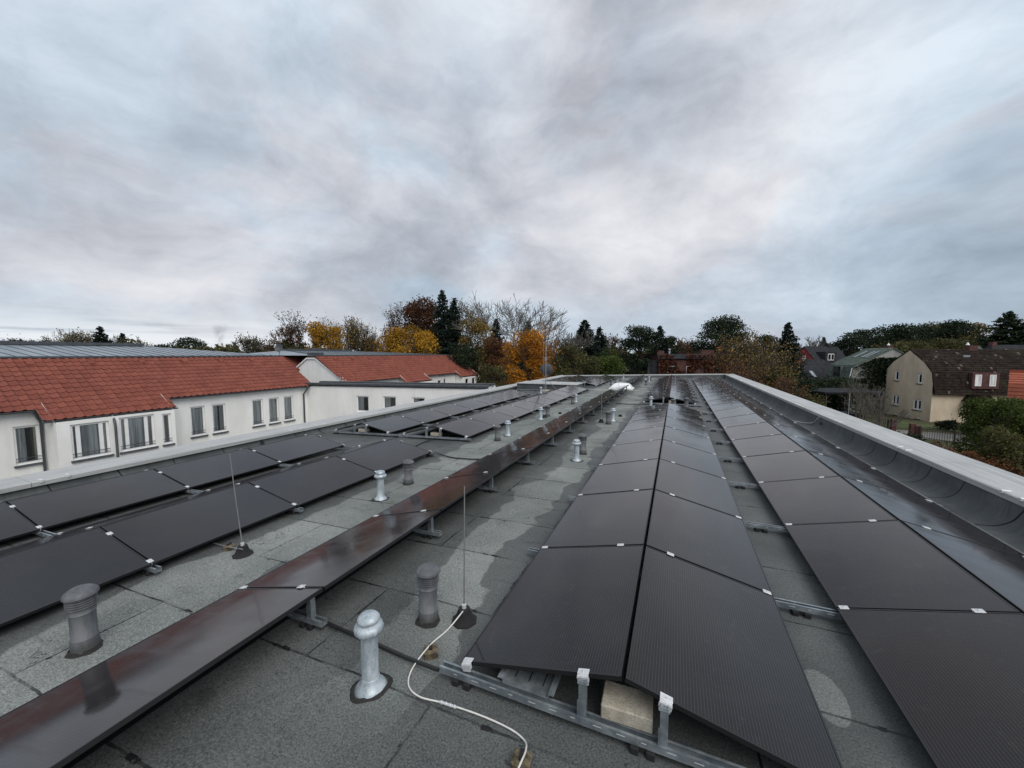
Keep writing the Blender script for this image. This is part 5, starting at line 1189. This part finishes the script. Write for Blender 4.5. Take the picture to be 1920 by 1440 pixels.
tree('sparse', 1405, 674, 36, 4.5, 'rusty brown shrub tree right of the brick house', 'lf_brown', TB, dens=1.2)
tree('bush', 1452, 690, 36, 5, 'brown green thicket behind the right parapet', 'lf_olive', TB)
tree('bare', 1510, 628, 95, 7, 'small bare tree above the red gabled house', None, TB)
tree('spruce', 1545, 632, 110, 3.6, 'tiny spruce above the red gabled house', group=TB)
tree('spruce', 1569, 641, 110, 4, 'tiny dark conifer left of the pine wood', group=TB)
for k, (px, tp, w, lf, lb) in enumerate(((1598, 622, 9, None, 'dark pine at the left end of the right hand wood'), (1622, 616, 9, None, 'dark pine, second from left in the right hand wood'), (1660, 609, 11, None, 'broad dark pine behind the green roofed house'), (1698, 607, 10, None, 'dark pine above the beige gable'),
        (1728, 600, 9, None, 'tallest dark pine of the right hand wood'), (1760, 598, 11, 'lf_olive', 'olive brown tree above the brown mansard roof'), (1795, 600, 11, None, 'dark pine above the chimney of the brown roof'), (1828, 606, 10, 'lf_ochre', 'faded ochre tree left of the big dark conifer'))):
    tree('pine', px, tp, 85+k % 3*6, w, lb, lf, TB, base=2, dens=1.2)
for k, (px, w) in enumerate(((1690, 10), (1745, 11), (1800, 11))): tree('leafy', px, 640, 78, w, ('brown olive tree low between the two gabled houses', 'brown olive tree just above the brown ridge', 'brown olive tree low behind the brown roof chimney')[k], 'lf_olive', TB, base=1)
tree('spruce', 1893, 582, 72, 11, 'big dark conifer at the right edge', 'lf_dark', TB, dens=1.6)
tree('spruce', 1925, 600, 70, 8, 'dark conifer cut off by the right edge', 'lf_dark', TB)
# gardens on the right
GB = 'shrubs in the gardens on the right'
tree('bush', 1876, 742, 27.5, 4.5, 'big bright green bush in front of the orange roof', 'lf_green', GB, dens=2.2)
tree('bush', 1925, 745, 25, 4.5, 'green bush cut off by the right edge', 'lf_green', GB, dens=1.5)
tree('bush', 1890, 800, 22, 3.5, 'dark olive bush below the big green one', 'lf_olive', GB, dens=1.5)
tree('bare', 1630, 702, 32, 2.2, 'leafless grey shrub tree before the ivy gable', 'lf_olive', GB, seed=5, dens=.3)
tree('bare', 1662, 728, 30, 1.7, 'leafless brown shrub before the beige house', None, GB, seed=15)
tree('bush', 1540, 712, 50, 6.5, 'dark green hedge before the low dark house', 'lf_dark', GB)
tree('bush', 1575, 708, 49, 5, 'dark green hedge left of the white wall', 'lf_dark', GB)
tree('bush', 1500, 714, 46, 5.5, 'dark thicket left of the carport', 'lf_dark', GB)
tree('bush', 1510, 728, 32, 3.6, 'olive yellow shrub just left of the carport', 'lf_olive', GB)
tree('sparse', 1470, 706, 33, 3.2, 'orange brown shrub behind the parapet left of the carport', 'lf_brown', GB)
tree('bush', 1590, 778, 26, 2.4, 'low yellow-brown shrub below the parked car', 'lf_ochre', GB)
tree('bush', 1630, 790, 25, 2.4, 'low brown shrub behind the parapet left of the pillars', 'lf_brown', GB)
tree('bush', 1555, 765, 28, 2.4, 'low olive shrub in front of the parked car', 'lf_olive', GB)
tree('bush', 1700, 815, 26, 2.6, 'dark low shrub in front of the brick pillars', 'lf_dark', GB)
tree('bush', 1750, 832, 24, 2.6, 'brown hedge end behind the right parapet', 'lf_rust', GB)
tree('bush', 1800, 842, 22.5, 2.8, 'rust brown hedge behind the right parapet', 'lf_brown', GB)
tree('bush', 1860, 862, 21.5, 3.0, 'brown hedge below the green bush', 'lf_brown', GB)
tree('bush', 1782, 788, 40, 1.6, 'small dark shrub at the beige house wall', 'lf_dark', GB)
tree('bush', 1765, 790, 41, 1.3, 'tiny low shrub at the corner of the beige house', 'lf_olive', GB)
tree('bush', 1480, 742, 24, 2.2, 'low olive shrub close behind the right parapet far part', 'lf_olive', GB)
tree('bush', 1660, 812, 20, 2.0, 'low ochre shrub hugging the right parapet', 'lf_ochre', GB)
tree('bush', 1905, 905, 15, 2.6, 'low rust coloured shrub hidden close under the right parapet', 'lf_rust', GB)
# ivy on the gable of the green-roofed house, and on the brick house
g_ = np.random.default_rng(3); n = 5200; y = 5.1+g_.normal(size=n)*1.6; y = np.where(y > 9.4, 9.4-g_.random(n)*2, y); z = 7.4*g_.random(n)**.7; z = np.minimum(z, np.where(y > 4.7, 8.45-(y-4.7)*.52, 8.3-(4.7-y)*.5)-.1); z = np.where((y > 7.6) & (z < 2), z+2.5, z)
keep = (y > 2.2+1.2*np.sin(z*1.3)) & (y < 9.3)
iv = cards(np.stack([-.10-.28*g_.random(n), y, z], 1)[keep], .20, 'ivy', m_['lf_dark'], h2)
n = 5200; x = 11.2*g_.random(n); z = 7.8*g_.random(n)**.8; dd_ = np.sin(x*1.7)+np.sin(x*.6+2)+np.sin(z*1.1+x); k_ = dd_ > -1.3
cards(np.stack([x, -.08-.25*g_.random(n), z], 1)[k_], .22, 'ivy', m_['lf_ivyred'], h7)
# distant woodland: one mass nobody could count
n = 60000; ang = g_.uniform(-1.25, 1.25, n); dist = g_.uniform(230, 420, n); bh = 10+3.2*np.sin(ang*37+dist*.03)+2.2*np.sin(ang*91+1)+1.5*np.sin(ang*203)+g_.normal(size=n)*.8
zz = bh*g_.random(n)**.45-2
X = np.sin(ang)*dist; Y = np.cos(ang)*dist
wd = cards(np.stack([X, Y, G+zz], 1), 1.5, 'woodland', m_['lf_olive'], rnd=np.clip(.4+.3*np.sin(ang*60), 0, 1)); tag(wd, 'low dark woodland along the horizon', 'woodland', kind='stuff')

# ---------------------------------------------------------------- garden things
cp = thing('carport', 'dark flat roofed carport before the green roofed house', 'carport', (*P(1610, 733, 44)[:2], G), cr)
# local: x to the picture right, y away
mb = MB(); mb.box((-5.0, -1.5, 3.5), (1.6, 3.6, 3.66)); mb.box((-5.1, -1.6, 3.60), (1.7, 3.7, 3.75)); mb.build('roof', m_['roof_dark'], cp)
for (x, y) in ((-1.3, -1.3), (1.3, -1.3), (-4.7, -1.3), (-4.7, 3.3), (1.3, 3.3), (-1.3, 3.3)):
    mb = MB(); mb.box((x-.07, y-.07, 0), (x+.07, y+.07, 3.5)); mb.add([(x-.04, y, 2.9), (x+.04, y, 2.9), (x+.6, y, 3.5), (x+.5, y, 3.5)], [(0, 1, 2, 3)]); mb.build('post', m_['timber_dark'], cp)
def car(label, loc, rz):
    c = thing('parked_car', label, 'car', loc, rz)
    pr = [(-2.1, .35), (-2.15, .75), (-1.95, .95), (-1.2, 1.02), (-.55, 1.42), (.2, 1.50), (1.0, 1.47), (1.7, 1.08), (2.1, .95), (2.18, .6), (2.1, .35)]
    mb = MB(); k = len(pr); vs = []
    for (yy, sc, sh) in ((-.86, .97, 0), (-.90, 1, .0), (-.72, .985, .0), (.72, .985, 0), (.90, 1, 0), (.86, .97, 0)):
        for (x, z) in pr:
            tuck = .0 if z < 1.0 else (z-1.0)*.35; y = yy if abs(yy) < .8 else math.copysign(abs(yy)-tuck, yy); vs.append((x*sc, y, z*(1 if abs(yy) < .89 else .985)))
    fs = [(i*k+j, (i+1)*k+j, (i+1)*k+j+1, i*k+j+1) for i in range(5) for j in range(k-1)]+[tuple(range(k)), tuple(range(5*k, 6*k))]
    mb.add(vs, fs, True); mb.build('body', m_['car_paint'], c)
    for s in (-1, 1): MB().add([(-1.0, s*.865, 1.04), (1.45, s*.865, 1.08), (.95, s*.745, 1.41), (-.45, s*.745, 1.37)], [(0, 1, 2, 3)]).build('side_window', m_['window_glass'], c)
    MB().add([(-1.22, -.68, 1.04), (-1.22, .68, 1.04), (-.58, .60, 1.43), (-.58, -.60, 1.43)], [(0, 1, 2, 3)]).build('windscreen', m_['window_glass'], c)
    for x in (-1.35, 1.35):
        for s in (-1, 1):
            Mx = Matrix.Translation((x, s*.80, .32)) @ Matrix.Rotation(R(90), 4, 'X')
            w_ = MB().lathe([(.20, -.1), (.30, -.1), (.32, -.07), (.32, .07), (.30, .1), (.20, .1)], 20, Mx=Mx).build('wheel', m_['rubber'], c); MB().lathe([(.001, .09), (.2, .085), (.2, -.085), (.001, -.09)], 14, Mx=Mx).build('rim', m_['alu'], w_)
    for s in (-.6, .6): MB().box((-2.14, s-.18, .68), (-2.06, s+.18, .82)).build('headlight', m_['acrylic'], c)
    return c
q = P(1572, 757, 45); car('dark blue-black car parked under the carport', (q[0], q[1], G), cr+R(6))
q = P(1581, 770, 42)
for k in range(2):
    bn = thing('wheelie_bin', ('black wheelie bin with yellow lid, left of the two by the car', 'black wheelie bin with yellow lid, right of the two by the car')[k], 'bin', (q[0]+k*.75*R2.x, q[1]+k*.75*R2.y, G), cr, 'wheelie bins by the carport')
    MB().add([(-.25, -.3, .06), (.25, -.3, .06), (.25, .3, .06), (-.25, .3, .06), (-.31, -.38, 1.0), (.31, -.38, 1.0), (.31, .38, 1.0), (-.31, .38, 1.0)], [(3, 2, 1, 0), (4, 5, 6, 7), (0, 1, 5, 4), (1, 2, 6, 5), (2, 3, 7, 6), (3, 0, 4, 7)]).build('body', m_['bin_body'], bn)
    MB().cbox((-.34, -.42, 1.0), (.34, .42, 1.09), .03).build('lid', m_['bin_lid'], bn)
    MB().tube([(-.22, .36, .1), (.22, .36, .1)], .1, 10).build('wheel', m_['rubber'], bn)
mb = MB()
pa = [PG(*c) for c in ((1640, 803), (1760, 812), (1900, 826), (1900, 842), (1760, 826), (1640, 812))]
mb.add([(x, y, G+.02) for x, y, z in pa], [tuple(range(6))]); mb.build('garden_path', m_['path_grey'], kind='structure')
mb = MB(); pa = [PG(*c) for c in ((1668, 786), (1745, 797), (1850, 801), (1850, 812), (1760, 809), (1660, 800))]
mb.add([(x, y, G+.012) for x, y, z in pa], [tuple(range(6))]); mb.build('lawn', m_['lawn'], kind='structure')
for k, (px, py, d) in enumerate(((1674, 808, 38.0), (1709, 818, 36.5), (1720, 823, 35.5))):
    q = PG(px, py); MB().cbox((q[0]-.2, q[1]-.2, G), (q[0]+.2, q[1]+.2, G+1.25), .04).build('brick_pillar', m_['brick_red'], label=('left brick gate pillar in the garden fence', 'middle brick gate pillar in the garden fence', 'right brick gate pillar in the garden fence')[k], cat='pillar', group='brick gate pillars')
def fence(a, b, label, h=1.15):
    a, b = Vector(PG(*a)), Vector(PG(*b)); L = (b-a).length; u = (b-a)/L; f = thing('garden_fence', label, 'fence', tuple(a), math.atan2(u.y, u.x)); mb = MB(); x = 0
    mp = MB()
    while x < L: mb.box((x-.012, -.012, .05), (x+.012, .012, h)); x += .16
    for z in (.2, h-.12): mb.box((0, -.03, z), (L, -.013, z+.05))
    mb.build('bars', m_['timber_dark'], f); x = 0
    while x < L+.1: MB().box((x-.05, -.09, 0), (x+.05, -.031, h+.1)).build('post', m_['timber_dark'], f); x += 2.2
fence((1724, 824), (1850, 842), 'dark garden fence right of the brick pillars')
fence((1620, 800), (1670, 808), 'dark garden fence left of the brick pillars')

# steam plume from a far power plant
D = 900.; q = P(414, 655, D); hgt, rad = 62., 28.
def f_steam(t, b):
    v_ = t.n.new('ShaderNodeVolumePrincipled'); p = t.tc(); x = t.sep(p); n = t.noise(p, .045, 6, .65, .5)
    zz = t.math('DIVIDE', x[2], hgt); cx = t.math('MULTIPLY', t.math('SINE', t.math('MULTIPLY', zz, 5.)), -4.)
    wd_ = t.math('ADD', 5., t.math('MULTIPLY', zz, 17.)); dx = t.math('SUBTRACT', x[0], cx)
    r_ = t.math('DIVIDE', t.math('SQRT', t.math('ADD', t.math('MULTIPLY', dx, dx), t.math('MULTIPLY', x[1], x[1]))), wd_)
    fall = t.math('MULTIPLY', t.map(r_, .1, 1.15, 1., 0.), t.math('MULTIPLY', t.map(zz, .65, 1., 1., 0.), t.map(zz, .0, .05)))
    t.put(v_, 'Color', (.86, .88, .93)); t.put(v_, 'Density', t.math('MULTIPLY', t.math('MULTIPLY', fall, t.map(n, .36, .62)), .06))
    t.n.remove(b); t.l.new(v_.outputs[0], t.n['Material Output'].inputs[1])
st = MB().box((-rad, -rad, 0), (rad, rad, hgt)).build('steam_plume', mat('steam', f_steam), loc=q, label='faint white steam plume rising on the left horizon', cat='steam', kind='stuff')
